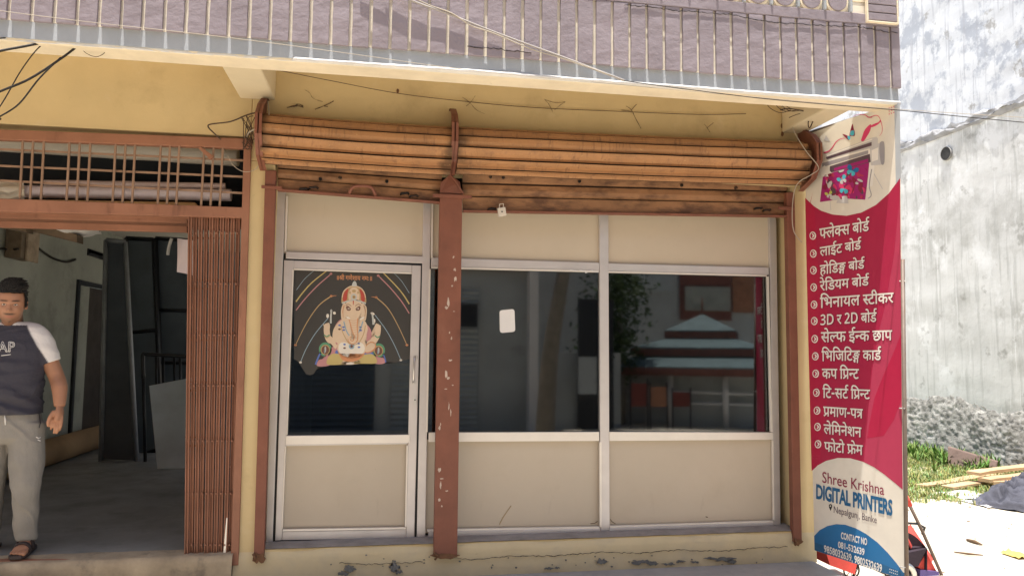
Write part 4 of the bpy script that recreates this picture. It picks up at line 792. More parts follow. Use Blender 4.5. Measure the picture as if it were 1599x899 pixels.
def line(bm, pts, w0, w1, proj, mi, n=6):
    ps = spline([V(x, y, 0) for x, y in pts], n); L_, R_ = [], []
    for i, p in enumerate(ps):
        t = (ps[min(i+1, len(ps)-1)]-ps[max(0, i-1)]).normalized(); q = V(-t.y, t.x, 0); wd = (w0+(w1-w0)*i/(len(ps)-1))/2
        L_.append(p+q*wd); R_.append(p-q*wd)
    for i in range(len(ps)-1):
        bm.faces.new([bm.verts.new(proj(a.x, a.y)) for a in (L_[i], L_[i+1], R_[i+1], R_[i])]).material_index = mi

blv = [0]; lvl = [0]
# ---------------------------------------------------------------- torn devotional print on the door glass
pal = [('print_dark_ground', (.05, .047, .043)), ('print_cream_skin', (.62, .47, .33)), ('print_red', (.42, .07, .05)), ('print_pink', (.46, .22, .22)), ('print_yellow', (.48, .38, .15)),
       ('print_blue', (.10, .16, .42)), ('print_green', (.10, .28, .16)), ('print_pale_grey', (.46, .47, .44)), ('print_orange', (.55, .24, .11)), ('print_gold', (.42, .29, .14)),
       ('print_brown', (.15, .07, .05)), ('print_light_blue', (.26, .36, .42)), ('print_white', (.70, .64, .55))]
PI = {n[6:]: i for i, (n, c) in enumerate(pal)}
PM = [pmat(n, c, .4) for n, c in pal]
lvl = [0]
def PP(x, y): return P(x, y, .1632 - .00025*lvl[0])
def zz(x, y): return (390+x/4.087, 400+y/4.087)
def Z(pts): return [zz(*p) for p in pts]
bm = B()
def S(pts, c, sm=5): shape(bm, Z(pts), PP, PI[c], sm)
def Ln(pts, w0, w1, c): line(bm, Z(pts), w0/4.087, w1/4.087, PP, PI[c])
shape(bm, Z([(284, 86), (1040, 106), (1030, 250), (1022, 655), (985, 662), (960, 672), (930, 680), (905, 672), (860, 682), (760, 684), (640, 690), (560, 690), (480, 698), (436, 704), (425, 724), (408, 750), (385, 758), (360, 752), (345, 720), (325, 690), (305, 668), (282, 655)]), PP, 0)
lvl[0] = 1
for pts, w0, w1, c in (([(410, 92), (350, 145), (298, 215)], 3, 5, 'light_blue'), ([(490, 94), (400, 165), (340, 230), (295, 290)], 8, 12, 'yellow'), ([(520, 112), (430, 190), (350, 275), (295, 345)], 8, 9, 'pink'),
                       ([(520, 254), (440, 315), (360, 430), (290, 570)], 9, 6, 'gold'), ([(500, 395), (420, 490), (360, 590), (322, 680)], 6, 6, 'light_blue'),
                       ([(920, 108), (970, 160), (1018, 235)], 3, 5, 'light_blue'), ([(850, 104), (930, 185), (980, 245), (1018, 305)], 8, 12, 'yellow'), ([(820, 124), (900, 205), (970, 290), (1018, 365)], 8, 9, 'pink'),
                       ([(806, 262), (880, 330), (945, 440), (1005, 570)], 9, 6, 'gold'), ([(800, 375), (870, 470), (925, 570), (966, 665)], 6, 6, 'light_blue')):
    Ln(pts, w0*.72, w1*.72, c)
for (x, y, c) in ((518, 112, 'pink'), (820, 124, 'pink'), (520, 254, 'orange'), (806, 262, 'orange'), (292, 566, 'orange'), (1003, 566, 'orange'), (324, 676, 'white'), (964, 662, 'white')):
    S(ell(x, y, 9, 7, 10), c, 0)
Ln([(520, 254), (555, 250)], 6, 1, 'orange'); Ln([(806, 262), (775, 258)], 6, 1, 'orange')
# header lettering
put_text(bm, text_faces(WORDS[13][1], .012), (390+557/4.087, 400+124/4.087, 400+150/4.087, 390+780/4.087, 400+130/4.087, 400+156/4.087), 0, .62, PP, PI['orange'])
# wheels / cushions, base drapery
for (x, y) in ((482, 594), (822, 600)):
    S(ell(x, y, 41, 45), 'green', 0); lvl[0] = 2; S(ell(x, y+2, 30, 33), 'gold', 0); lvl[0] = 3; S(ell(x, y+3, 24, 27), 'brown', 0); lvl[0] = 4; S(ell(x, y, 6, 20, 10), 'pale_grey', 0); S(ell(x-4, y+12, 4, 14, 8), 'light_blue', 0); lvl[0] = 1
S([(432, 700), (440, 662), (470, 650), (500, 600), (560, 565), (590, 600), (520, 690)], 'pink'); S([(860, 682), (855, 650), (820, 640), (780, 590), (760, 640), (800, 684)], 'pink')
Ln([(420, 690), (450, 620), (500, 575)], 12, 8, 'blue'); Ln([(868, 676), (850, 622), (800, 585)], 8, 8, 'blue')
lvl[0] = 2
S([(545, 610), (590, 590), (720, 590), (790, 620), (740, 668), (640, 676), (575, 660)], 'blue')
# legs in yellow
lvl[0] = 3
S([(500, 690), (495, 655), (520, 625), (565, 622), (610, 648), (640, 680), (600, 690)], 'yellow'); S([(805, 682), (806, 648), (780, 624), (735, 626), (690, 650), (650, 682), (720, 684)], 'yellow')
S([(590, 690), (600, 662), (640, 655), (690, 660), (705, 684)], 'cream_skin')
# arms
S([(520, 560), (548, 590), (560, 555), (530, 520), (508, 495), (512, 450), (508, 428), (494, 426), (476, 440), (472, 475), (480, 520), (498, 550)], 'cream_skin')
S([(748, 590), (800, 560), (826, 520), (836, 478), (834, 446), (815, 430), (800, 438), (798, 470), (800, 500), (775, 520), (750, 540)], 'cream_skin')
S([(735, 612), (740, 570), (770, 545), (800, 552), (806, 580), (790, 604), (760, 618)], 'orange')
lvl[0] = 4
S([(738, 606), (744, 574), (770, 552), (795, 558), (798, 580), (782, 598), (758, 610)], 'cream_skin')
# pink shawl on the right shoulder, body
S([(730, 430), (768, 460), (778, 500), (770, 530), (735, 545), (712, 520)], 'pink'); S([(540, 470), (560, 420), (600, 400), (600, 470), (575, 540), (550, 560)], 'pink')
lvl[0] = 5
S([(528, 500), (540, 455), (575, 415), (620, 392), (700, 392), (740, 420), (752, 470), (735, 530), (742, 570), (735, 612), (700, 645), (640, 655), (590, 642), (560, 600), (560, 555), (535, 540)], 'cream_skin')
lvl[0] = 6
S([(572, 560), (600, 548), (650, 560), (700, 548), (728, 565), (732, 600), (705, 632), (650, 645), (595, 632), (568, 600)], 'white')
S([(560, 600), (590, 640), (640, 655), (700, 645), (735, 612), (720, 640), (690, 662), (640, 672), (590, 660)], 'orange')
# necklaces
lvl[0] = 7
Ln([(600, 415), (615, 470), (635, 505), (655, 512), (680, 500), (705, 465), (722, 415)], 8, 8, 'light_blue'); Ln([(580, 440), (600, 500), (640, 560), (690, 555), (725, 500), (738, 440)], 5, 5, 'gold')
for (x, y) in ((598, 452), (600, 470), (605, 562), (605, 585), (695, 556), (697, 580), (708, 452), (708, 472), (573, 440), (573, 465)): S(ell(x, y, 9, 6, 8), 'brown' if y % 2 else 'blue', 0)
S(ell(650, 574, 18, 18, 14), 'light_blue', 0)
lvl[0] = 8; S(ell(650, 574, 9, 9, 10), 'brown', 0)
# ears
lvl[0] = 6
S([(600, 300), (585, 330), (582, 370), (588, 405), (610, 395), (628, 360), (622, 310)], 'cream_skin'); S([(724, 300), (745, 325), (746, 370), (738, 410), (716, 396), (702, 360), (706, 310)], 'cream_skin')
Ln([(604, 310), (594, 350), (598, 392)], 7, 4, 'orange'); Ln([(728, 312), (738, 350), (732, 396)], 7, 4, 'orange')
# head and trunk
lvl[0] = 9
S([(612, 320), (622, 288), (665, 276), (706, 288), (714, 320), (710, 360), (692, 400), (688, 450), (690, 500), (684, 540), (664, 556), (640, 552), (628, 530), (634, 506), (650, 500), (660, 512), (652, 524), (648, 530), (660, 532), (664, 510), (650, 480), (636, 430), (626, 390), (614, 360)], 'cream_skin', 4)
lvl[0] = 10
Ln([(632, 395), (644, 440), (655, 480), (668, 512), (660, 538), (644, 536), (640, 520), (650, 512)], 5, 4, 'orange'); Ln([(690, 395), (686, 450), (690, 505), (682, 545), (655, 560), (632, 545), (626, 524)], 6, 4, 'orange')
for k in range(7): Ln([(640+k*2.5, 405+k*15), (662+k, 411+k*15), (684, 405+k*15)], 2, 1.5, 'orange')
S([(616, 318), (630, 318), (645, 334), (640, 346), (624, 346), (616, 334)], 'brown', 3); S([(705, 320), (692, 320), (676, 334), (680, 346), (698, 346), (706, 336)], 'brown', 3)
Ln([(612, 312), (630, 306), (648, 318)], 4, 3, 'brown'); Ln([(708, 312), (692, 306), (674, 318)], 4, 3, 'brown')
lvl[0] = 11
S(ell(632, 334, 7, 5, 10), 'white', 0); S(ell(690, 334, 7, 5, 10), 'white', 0); Ln([(661, 280), (661, 310)], 9, 3, 'red'); S(ell(628, 392, 16, 6, 10, .5), 'white', 0); S(ell(716, 396, 20, 6, 10, -.5), 'white', 0)
lvl[0] = 12
S(ell(633, 334, 3.5, 4, 8), 'brown', 0); S(ell(689, 334, 3.5, 4, 8), 'brown', 0)
# crown
lvl[0] = 10
S([(588, 300), (586, 260), (598, 222), (630, 196), (665, 188), (702, 198), (730, 224), (742, 262), (740, 302), (705, 290), (665, 280), (622, 290)], 'gold', 4)
lvl[0] = 11
S([(596, 285), (595, 255), (608, 224), (630, 206), (622, 245), (618, 280)], 'red', 4); S([(732, 288), (734, 256), (722, 226), (700, 208), (708, 245), (712, 282)], 'red', 4)
S([(634, 280), (630, 240), (645, 205), (665, 198), (686, 206), (700, 240), (696, 282), (665, 276)], 'cream_skin', 4)
Ln([(588, 300), (622, 288), (665, 279), (705, 288), (741, 302)], 9, 9, 'pale_grey'); Ln([(590, 262), (600, 224), (632, 197), (665, 190), (702, 199), (728, 226), (738, 264)], 6, 6, 'cream_skin')
lvl[0] = 12
S(ell(665, 260, 20, 22, 16), 'pale_grey', 0); S(ell(665, 222, 13, 9, 12), 'gold', 0); S(ell(640, 232, 5, 9, 8), 'gold', 0); S(ell(691, 232, 5, 9, 8), 'gold', 0)
lvl[0] = 13
S(ell(665, 260, 11, 13, 12), 'gold', 0)
lvl[0] = 14
S(ell(665, 260, 4, 5, 8), 'brown', 0)
S([(655, 190), (654, 176), (664, 160), (674, 160), (682, 176), (681, 190)], 'pale_grey', 3)
# raised attributes
lvl[0] = 6
Ln([(517, 428), (518, 380), (522, 342)], 12, 8, 'pale_grey'); S(ell(497, 380, 9, 14, 10), 'white', 0); S(ell(540, 362, 10, 9, 10, .6), 'white', 0); S(ell(520, 350, 7, 12, 8), 'pale_grey', 0)
Ln([(790, 436), (786, 395), (780, 362)], 14, 9, 'pale_grey'); S(ell(784, 366, 14, 8, 10, .4), 'white', 0); S(ell(796, 412, 6, 14, 8), 'white', 0)
for k in range(4): Ln([(476+k*9, 446-k*4), (472+k*10, 432-k*3)], 8, 5, 'cream_skin'); Ln([(806+k*8, 440+k*3), (808+k*9, 428+k*4)], 8, 5, 'cream_skin')
Ln([(474, 500), (490, 512), (510, 500)], 7, 7, 'green'); Ln([(800, 505), (815, 518), (832, 508)], 7, 7, 'green'); Ln([(476, 508), (492, 520), (510, 508)], 4, 4, 'gold')
S(ell(640, 684, 26, 7, 12), 'white', 0)
tag(obj('poster', bm, PM), 'torn dark poster of a seated elephant headed deity stuck on the glass door', 'poster')

# ---------------------------------------------------------------- banner
BTL, BBL, BTR, BBR = P(1256, 208, -.03), P(1272, 858.5, -.03), P(1404, 161, -.775), P(1413, 905, -.775)
bo = (BTL+BBL+BTR+BBR)/4; bn = ((BTR+BBR)-(BTL+BBL)).cross((BTL+BTR)-(BBL+BBR)).normalized()
if bn.dot(CAM-bo) < 0: bn = -bn
blv = [0]
def PB(x, y):
    v = ray(x, y); c = CAM + v*((bo-CAM).dot(bn)/v.dot(bn)); return c + bn*.0005*blv[0]
ban = thing('banner_stand', 'tall crimson and cream printed banner hung from the balcony corner down to the ground', 'banner', V(PB(1405, 900).x, -.4, .25))
bp_ = [('banner_cream', (.74, .69, .60)), ('banner_crimson', (.40, .018, .065)), ('banner_blue', (.025, .16, .37)), ('banner_white', (.80, .76, .70)), ('banner_scarlet', (.44, .016, .062)), ('banner_rose', (.45, .045, .10)),
       ('banner_maroon', (.25, .02, .06)), ('banner_grey', (.33, .31, .33)), ('banner_light_grey', (.55, .53, .53)), ('banner_plum', (.11, .07, .09)), ('banner_cyan', (.08, .45, .58)), ('banner_magenta', (.35, .02, .16)),
       ('banner_pink', (.66, .05, .16)), ('banner_navy', (.02, .12, .26)), ('banner_lime', (.50, .55, .12)), ('banner_black', (.02, .02, .02)), ('banner_hem', (.42, .45, .48))]
BI = {n[7:]: i for i, (n, c) in enumerate(bp_)}; BM = [pmat(n, c, .42) for n, c in bp_]
bm = B(); ps = [PB(1256, 208), PB(1405, 160), PB(1413, 905), PB(1272, 858.5)]
prism(bm, ps, -bn*.0012, BI['cream'])
def bs(pts, c, l, sm=0): blv[0] = l; shape(bm, pts, PB, BI[c], sm)
def bl_(pts, w0, w1, c, l): blv[0] = l; line(bm, pts, w0, w1, PB, BI[c])
arc_top = [(1257.4, 309), (1268, 320), (1282, 329), (1300, 335), (1322, 337), (1345, 332), (1368, 320), (1388, 302), (1405.6, 278)]
arc_bot = [(1409.6, 764), (1398, 754), (1382, 741), (1365, 729), (1348, 720.5), (1328, 715), (1308, 714.5), (1290, 719), (1277, 726), (1267.4, 735)]
bs(arc_top+[(1407.4, 520)]+arc_bot+[(1262, 520)], 'crimson', 1)
bs([(1257.4, 309), (1272, 323), (1276, 400), (1288, 480), (1297, 560), (1290, 640), (1280, 722), (1267.6, 734), (1262, 520)], 'scarlet', 2)
bs([(1405.8, 300), (1396, 400), (1384, 470), (1372, 520), (1362, 580), (1356, 640), (1352, 690), (1349, 720.6), (1365, 729), (1382, 741), (1398, 754), (1409.4, 763.6), (1407.4, 520)], 'rose', 2)
bs([(1407.4, 520), (1398, 545), (1380, 585), (1366, 620), (1358, 660), (1354, 684), (1380, 680), (1396, 655), (1408.4, 622)], 'scarlet', 3)
bs([(1271.4, 836), (1280, 827), (1292, 820.6), (1306, 817.6), (1320, 818.6), (1336, 824), (1352, 832.6), (1370, 846), (1386, 862), (1400, 878.5), (1412.8, 896), (1413, 904.6), (1272, 858.3)], 'blue', 1)
bs([(1271.8, 846), (1290, 852), (1330, 865), (1378, 880), (1413, 894), (1413, 904.6), (1272, 858.3)], 'navy', 2)
bs([(1396.5, 163), (1405, 160.3), (1407, 278), (1399, 288)], 'hem', 1)  # shading along the white hem is put into this grey strip
# list lines
rows = [(1280, 357.5, 373, 1358, 345, 360), (1280.7, 386.5, 400.3, 1345.5, 375.5, 388.6), (1280.7, 414.5, 429, 1350.7, 406, 418.5), (1280.7, 439.5, 454, 1357.6, 432, 445), (1281, 465, 480.7, 1396, 457, 472),
        (1281.6, 493.5, 507.2, 1369.7, 487.6, 502), (1282.4, 518.8, 534, 1393.8, 515.6, 530.6), (1283.4, 548, 563.3, 1376.6, 547, 561.6), (1284, 575.6, 590.6, 1342, 576, 591), (1285, 605.6, 620.6, 1359, 608.4, 622.6),
        (1286, 634.4, 649, 1348, 638.6, 652.6), (1286.6, 662, 676.4, 1346, 667.4, 682), (1287.4, 689.4, 703.6, 1348, 695, 709.6)]
blv[0] = 6
for i, q in enumerate(rows):
    data = text_faces(WORDS[i][1], .016)
    xl, tl, b0_, xr, tr, b1_ = q
    blv[0] = 5; put_text(bm, data, (xl+1.1, tl+1.1, b0_+1.1, xr+1.1, tr+1.1, b1_+1.1), 0, .62, PB, BI['maroon'])
    blv[0] = 7; put_text(bm, data, q, 0, .62, PB, BI['white'])
for i, (x, y) in enumerate(((1269.6, 368), (1270.4, 396), (1270.6, 422), (1271, 448.6), (1271.6, 475.6), (1272, 501), (1272.6, 529), (1273.6, 556), (1274.2, 583), (1275.2, 612.6), (1276.2, 640.6), (1277, 666), (1277.8, 693))):
    bs(ell(x, y, 5.2, 6.4, 18), 'white', 5); bs(ell(x-.3, y, 3.6, 4.7, 16), 'crimson', 6)
    bs([(x-1.6, y-3.2), (x+.4, y-3.2), (x+3, y), (x+.4, y+3.2), (x-1.6, y+3.2), (x+.4, y)], 'white', 7)
blv[0] = 5
put_text(bm, latin_faces('Shree Krishna', .004), (1284.4, 735.4, 752.6, 1381, 755.4, 772.4), 0, .70, PB, BI['maroon'])
put_text(bm, latin_faces('DIGITAL PRINTERS', .035, .95), (1274.8, 755.4, 777, 1394, 780.6, 804), 0, .70, PB, BI['navy'])
put_text(bm, latin_faces('Nepalgunj, Banke', .0), (1302.4, 789, 799.8, 1369.4, 805.4, 816.4), 0, .70, PB, BI['plum'])
put_text(bm, latin_faces('CONTACT NO', .03), (1313.6, 830, 840, 1354.4, 840, 850.4), 0, .70, PB, BI['white'])
put_text(bm, latin_faces('081-532639', .025), (1309, 844.2, 853.8, 1350.4, 856, 866.4), 0, .70, PB, BI['white'])
put_text(bm, latin_faces('9858032639, 9802532639', .028), (1287, 850, 860.6, 1377.6, 880.6, 892.6), 0, .70, PB, BI['white'])
bs(ell(1297.2, 789.4, 2.6, 3.2, 12), 'black', 5); bs([(1294.8, 791), (1299.6, 791), (1297.2, 797)], 'black', 5); bs(ell(1297.2, 789.4, 1, 1.3, 8), 'cream', 6)
for r_ in range(2):
    for c_ in range(5): bs(ell(1270.4+c_*2.5, 711+r_*4.4, .6, .9, 6), 'rose', 4); bs(ell(1390+c_*2.8, 888+c_*.9+r_*4.4, .7, 1.0, 6), 'white', 4)
for r_ in range(4):
    for c_ in range(3): bs(ell(1388.8+c_*3.6, 164.6+r_*4.6-c_*1.2, .8, 1.1, 6), 'pink', 3)
# wide format printer picture
def z2(pts): return [(1190+x/6.917, 120+y/6.917) for x, y in pts]
def z3(pts): return [(1200+x/2.725, y/2.725) for x, y in pts]
bs(z2([(690, 855), (720, 835), (1190, 660), (1235, 648), (1252, 668), (1250, 735), (1180, 770), (700, 895)]), 'light_grey', 2)
bs(z2([(690, 870), (1170, 710), (1185, 705), (1185, 745), (700, 892)]), 'plum', 3); bs(z2([(700, 848), (1190, 668), (1195, 680), (705, 862)]), 'white', 3)
bs(z3([(224, 690), (430, 628), (470, 615), (480, 680), (430, 700), (226, 745)]), 'white', 2); bs(z3([(228, 695), (425, 640), (425, 655), (230, 712)]), 'grey', 3)
bs(z3([(262, 708), (432, 655), (436, 690), (262, 736)]), 'plum', 4); bs(z3([(280, 716), (425, 676), (425, 690), (280, 728)]), 'magenta', 5)
bs(z3([(432, 632), (470, 610), (490, 604), (494, 620), (494, 690), (480, 702), (438, 704)]), 'light_grey', 4); bs(z3([(474, 612), (488, 602), (494, 618), (494, 690), (482, 700), (474, 660)]), 'grey', 5, 4); bs(z3([(440, 640), (468, 628), (468, 680), (440, 690)]), 'white', 5)
bs(z3([(218, 720), (240, 704), (272, 738), (258, 752), (226, 750)]), 'white', 5)
bs(z3([(232, 754), (262, 738), (430, 690), (424, 756), (412, 850), (340, 846), (290, 850), (220, 860)]), 'magenta', 4)
random.seed(11)
for k in range(90):
    x, y = random.uniform(236, 412), random.uniform(722, 842); bs(z3([(min(max(a, 226), 426-(b-690)*.09), min(max(b, 748-(a-232)*.30), 848)) for a, b in ell(x, y, random.uniform(5, 20), random.uniform(3, 9), 9, random.random()*3)]), random.choice(('pink', 'maroon', 'maroon', 'rose', 'plum', 'plum', 'magenta', 'light_grey')), 5+k*.02)
def fly(cx, cy, s, rot, c1, c2, l):
    for sg in (-1, 1):
        bs([(cx+s*(math.cos(rot)*x*sg-math.sin(rot)*y), cy+s*(math.sin(rot)*x*sg+math.cos(rot)*y)) for x, y in ((0, 0), (.5, -.9), (1.1, -.9), (1.1, -.2), (.4, .1))], c1, l, 3)
        bs([(cx+s*(math.cos(rot)*x*sg-math.sin(rot)*y), cy+s*(math.sin(rot)*x*sg+math.cos(rot)*y)) for x, y in ((0, 0), (.7, .1), (.8, .6), (.3, .9))], c2, l+1, 3)
fly(1331, 267, 8, .4, 'blue', 'cyan', 8); fly(1316, 281, 6.5, -.5, 'cyan', 'light_grey', 8); fly(1319, 295, 8, .2, 'pink', 'cyan', 8); fly(1295, 304, 5, -.3, 'lime', 'light_grey', 8); bs(ell(1304, 309, 8, 4, 10), 'light_grey', 7.4)
bs(z3([(300, 838), (335, 832), (342, 866), (290, 864)]), 'light_grey', 6); bs(z3([(428, 700), (452, 700), (444, 790), (420, 800)]), 'white', 3); bl_(z3([(440, 720), (430, 790), (438, 830), (425, 845)]), 1.6, 1.2, 'grey', 4); bl_(z3([(450, 740), (486, 804)]), 1.2, 1, 'light_grey', 3); bl_(z3([(262, 850), (266, 895)]), .8, .8, 'light_grey', 3)
bs(z2([(870, 622), (905, 628), (940, 650), (950, 672), (935, 684), (905, 660)]), 'maroon', 3, 3); bs(z2([(978, 508), (990, 560), (1005, 600), (1000, 640), (970, 640), (945, 640), (955, 580)]), 'maroon', 3, 3); bs(z2([(960, 590), (990, 580), (1000, 610), (985, 636), (955, 630)]), 'cyan', 4, 3); bs(z2([(925, 640), (955, 645), (950, 680), (930, 672)]), 'cyan', 4, 3)
bs(z2([(1070, 690), (1085, 640), (1110, 575), (1160, 520), (1180, 525), (1165, 590), (1130, 650), (1100, 695)]), 'pink', 2, 4); bs(z2([(1165, 540), (1200, 515), (1260, 490), (1280, 460), (1278, 490), (1240, 525), (1190, 545)]), 'pink', 2, 4); bl_(z2([(1280, 465), (1255, 425), (1215, 420), (1170, 440), (1140, 435)]), .8, 1.6, 'pink', 2); bl_(z2([(985, 430), (1040, 408), (1110, 412), (1150, 438), (1190, 436)]), .6, 2, 'pink', 2); bl_(z2([(1280, 470), (1298, 540), (1295, 600), (1270, 640)]), 1.2, .4, 'pink', 2)
bl_(z2([(895, 665), (850, 672), (800, 705), (760, 765), (720, 805), (668, 822)]), .8, 2.2, 'pink', 2); bs(z2([(690, 628), (738, 705), (668, 690)]), 'light_grey', 1); bs(z3([(188, 820), (176, 880), (172, 884)]), 'rose', 1)
obj('printed_sheet', bm, BM, ban)
bm = B(); yp = -.79
pb = P(1411, 899, yp); px_ = pb.x+.012
tube(bm, [V(px_, yp, .0), V(P(1409.5, 405, yp).x, yp, P(1410, 405, yp).z)], .013, 10); obj('pole', bm, M_pole, ban)
for y in (440, 638, 885):
    c = P(1410.5, y, yp); bm = B(); tube(bm, [PB(1404, y-1)+V(0, -.004, 0), c+V(0, -.016, .004), c+V(.015, 0, 0)], .004, 5); obj('tie', bm, M_white, ban)
bm = B(); tube(bm, [BTL+V(.012, .01, 0), BTR+V(.012, .01, 0)], .009, 8); obj('top_rod', bm, M_pole, ban)
# ---------------------------------------------------------------- the man in the doorway
def sstep(a, b, x): t = max(0, min(1, (x-a)/(b-a))); return t*t*(3-2*t)
def ring_loft(bm, secs, seg=20):
    """secs: (centre, half width vector, half depth vector, exponent)"""
    rings = []
    for c, a, b, e in secs:
        r_ = []
        for k in range(seg):
            t = 2*math.pi*k/seg; ct, st = math.cos(t), math.sin(t)
            r_.append(bm.verts.new(Vector(c) + Vector(a)*math.copysign(abs(ct)**e, ct) + Vector(b)*math.copysign(abs(st)**e, st)))
        rings.append(r_)
    for p, q in zip(rings, rings[1:]):
        for k in range(seg): bm.faces.new((p[k], p[(k+1) % seg], q[(k+1) % seg], q[k])).smooth = True
    bm.faces.new(rings[0][::-1]); bm.faces.new(rings[-1])
    return rings
def limb(bm, pts, rad, seg=14, n=5, flat=1.0):
    ps = spline(pts, n); m = len(ps); k = len(pts)-1; rs = []
    for i in range(m):
        t = i/(m-1)*k; j = min(k-1, int(t)); rs.append(rad[j]+(rad[j+1]-rad[j])*(t-j))
    tube(bm, ps, rs, seg, flat=flat)
def remesh(bm, vox, smooth_it=2):
    bmesh.ops.recalc_face_normals(bm, faces=bm.faces[:])
    me = bpy.data.meshes.new('tmp'); bm.to_mesh(me); bm.free(); o = bpy.data.objects.new('tmp', me); COL.objects.link(o)
    k = o.modifiers.new('r', 'REMESH'); k.mode = 'VOXEL'; k.voxel_size = vox
    if smooth_it: s_ = o.modifiers.new('s', 'SMOOTH'); s_.iterations = smooth_it; s_.factor = .5
    dg = bpy.context.evaluated_depsgraph_get(); m2 = bpy.data.meshes.new_from_object(o.evaluated_get(dg))
    bpy.data.objects.remove(o); bpy.data.meshes.remove(me)
    b2 = bmesh.new(); b2.from_mesh(m2); bpy.data.meshes.remove(m2)
    for f in b2.faces: f.smooth = True
    return b2
def paint(o, fn, name='tint'):
    a = o.data.color_attributes.new(name, 'FLOAT_COLOR', 'POINT'); base = WL[o.name]
    for i, v in enumerate(o.data.vertices): a.data[i].color = (*fn(v.co+base), 1)
YP = .10
man = thing('person', 'young man in a dark raglan T-shirt and grey track pants stepping out of the passage', 'person', P(45, 866, YP))
M_skin = mat('brown_skin', (.38, .19, .115), .5, .06, 14, .08, 120, vcol='tint', spec=.35)
M_shirt = mat('charcoal_and_white_jersey', (1, 1, 1), .92, .07, 9, .9, 11, vcol='tint', bstretch=(1, 1, 1.7))
M_trouser = mat('grey_jersey_trousers', (.235, .22, .20), .92, .08, 8, .9, 12, bstretch=(1.4, 1.4, .8))
M_hair = mat('black_hair', (.012, .010, .009), .45, .3, 60, .5, 120)
M_strap = mat('dark_brown_sandal', (.045, .03, .028), .6, .2, 15, .15)
J = lambda x, y, dy=0.0: P(x, y, YP+dy)
MX = 16.0                                     # the body's middle line in the photograph
hc = J(17, 478, -.02); S1 = .0043              # metres per photo pixel here
hz = lambda y: J(17, y).z
# head (local axes: x right, y back, z up), a little turned
HW, HD = .074, .094
top, chin = hz(441), hz(507)
HH = top-chin
def head_pt(t, th):
    """t 0 chin .. 1 crown"""
    z = chin+HH*t
    if t > .55: q = (t-.55)/.45; wv = math.sqrt(max(0, 1-q**2.3))
    else: q = (.55-t)/.55; wv = 1-.46*q**1.7-.20*max(0, q-.7)/.3
    x = math.cos(th); y = math.sin(th)        # y<0 = face
    dpt = HD*(1 if t > .35 else 1-.30*((.35-t)/.35)**1.5)
    px_, py_ = HW*wv*math.copysign(abs(x)**.95, x), dpt*wv**.8*y
    if y < 0: py_ = -abs(dpt*(wv**.55 if t < .55 else wv**.9)*abs(y)**.9)
    return V(px_, py_, z)
def bump_face(p):
    if p.y > -.02: return p
    x, z = p.x, (p.z-chin)/HH; f = lambda cx, cz, sx, sz: math.exp(-((x-cx)/sx)**2-((z-cz)/sz)**2)
    d = 0
    d += .024*f(0, .35, .011, .035)+.015*f(0, .43, .008, .07)+.009*(f(.013, .335, .008, .022)+f(-.013, .335, .008, .022))    # nose
    d -= .013*(f(.030, .48, .017, .035)+f(-.030, .48, .017, .035))                                                          # sockets
    d += .008*(f(.030, .55, .024, .022)+f(-.030, .55, .024, .022))                                                        # brows
    d += .007*f(0, .225, .024, .016)+.008*f(0, .178, .020, .016)-.005*f(0, .20, .022, .007)                                # lips
    d += .010*f(0, .07, .024, .05)+.005*(f(.045, .36, .02, .07)+f(-.045, .36, .02, .07))
    p.y -= d; return p
bm = B()
nt_, nr_ = 46, 56; rings = []
for i in range(nt_+1):
    t = .5-.5*math.cos(math.pi*i/nt_); t = .004+.992*t
    rings.append([bm.verts.new(hc*0 + bump_face(head_pt(t, 2*math.pi*k/nr_))) for k in range(nr_)])
for a, b in zip(rings, rings[1:]):
    for k in range(nr_): bm.faces.new((a[k], a[(k+1) % nr_], b[(k+1) % nr_], b[k]))
bm.faces.new(rings[0][::-1]); bm.faces.new(rings[-1])
for sg in (-1, 1):                              # ears
    c = V(sg*(HW+.004), .012, chin+HH*.47); ring_loft(bm, [(c+V(-sg*.010, 0, -.0), V(0, .014, 0), V(0, 0, .026), 1), (c+V(sg*.006, .006, .002), V(0, .019, 0), V(0, 0, .033), 1), (c+V(sg*.010, .010, .004), V(0, .015, 0), V(0, 0, .027), 1)], 14)
ht = Matrix.Rotation(math.radians(20), 3, 'Z') @ Matrix.Rotation(math.radians(4), 3, 'X')
cen = V(hc.x, hc.y, chin+HH*.4)
def HT(p): q = Vector(p)-V(0, 0, chin+HH*.4); return cen + ht @ q
for v in bm.verts: v.co = HT(v.co)
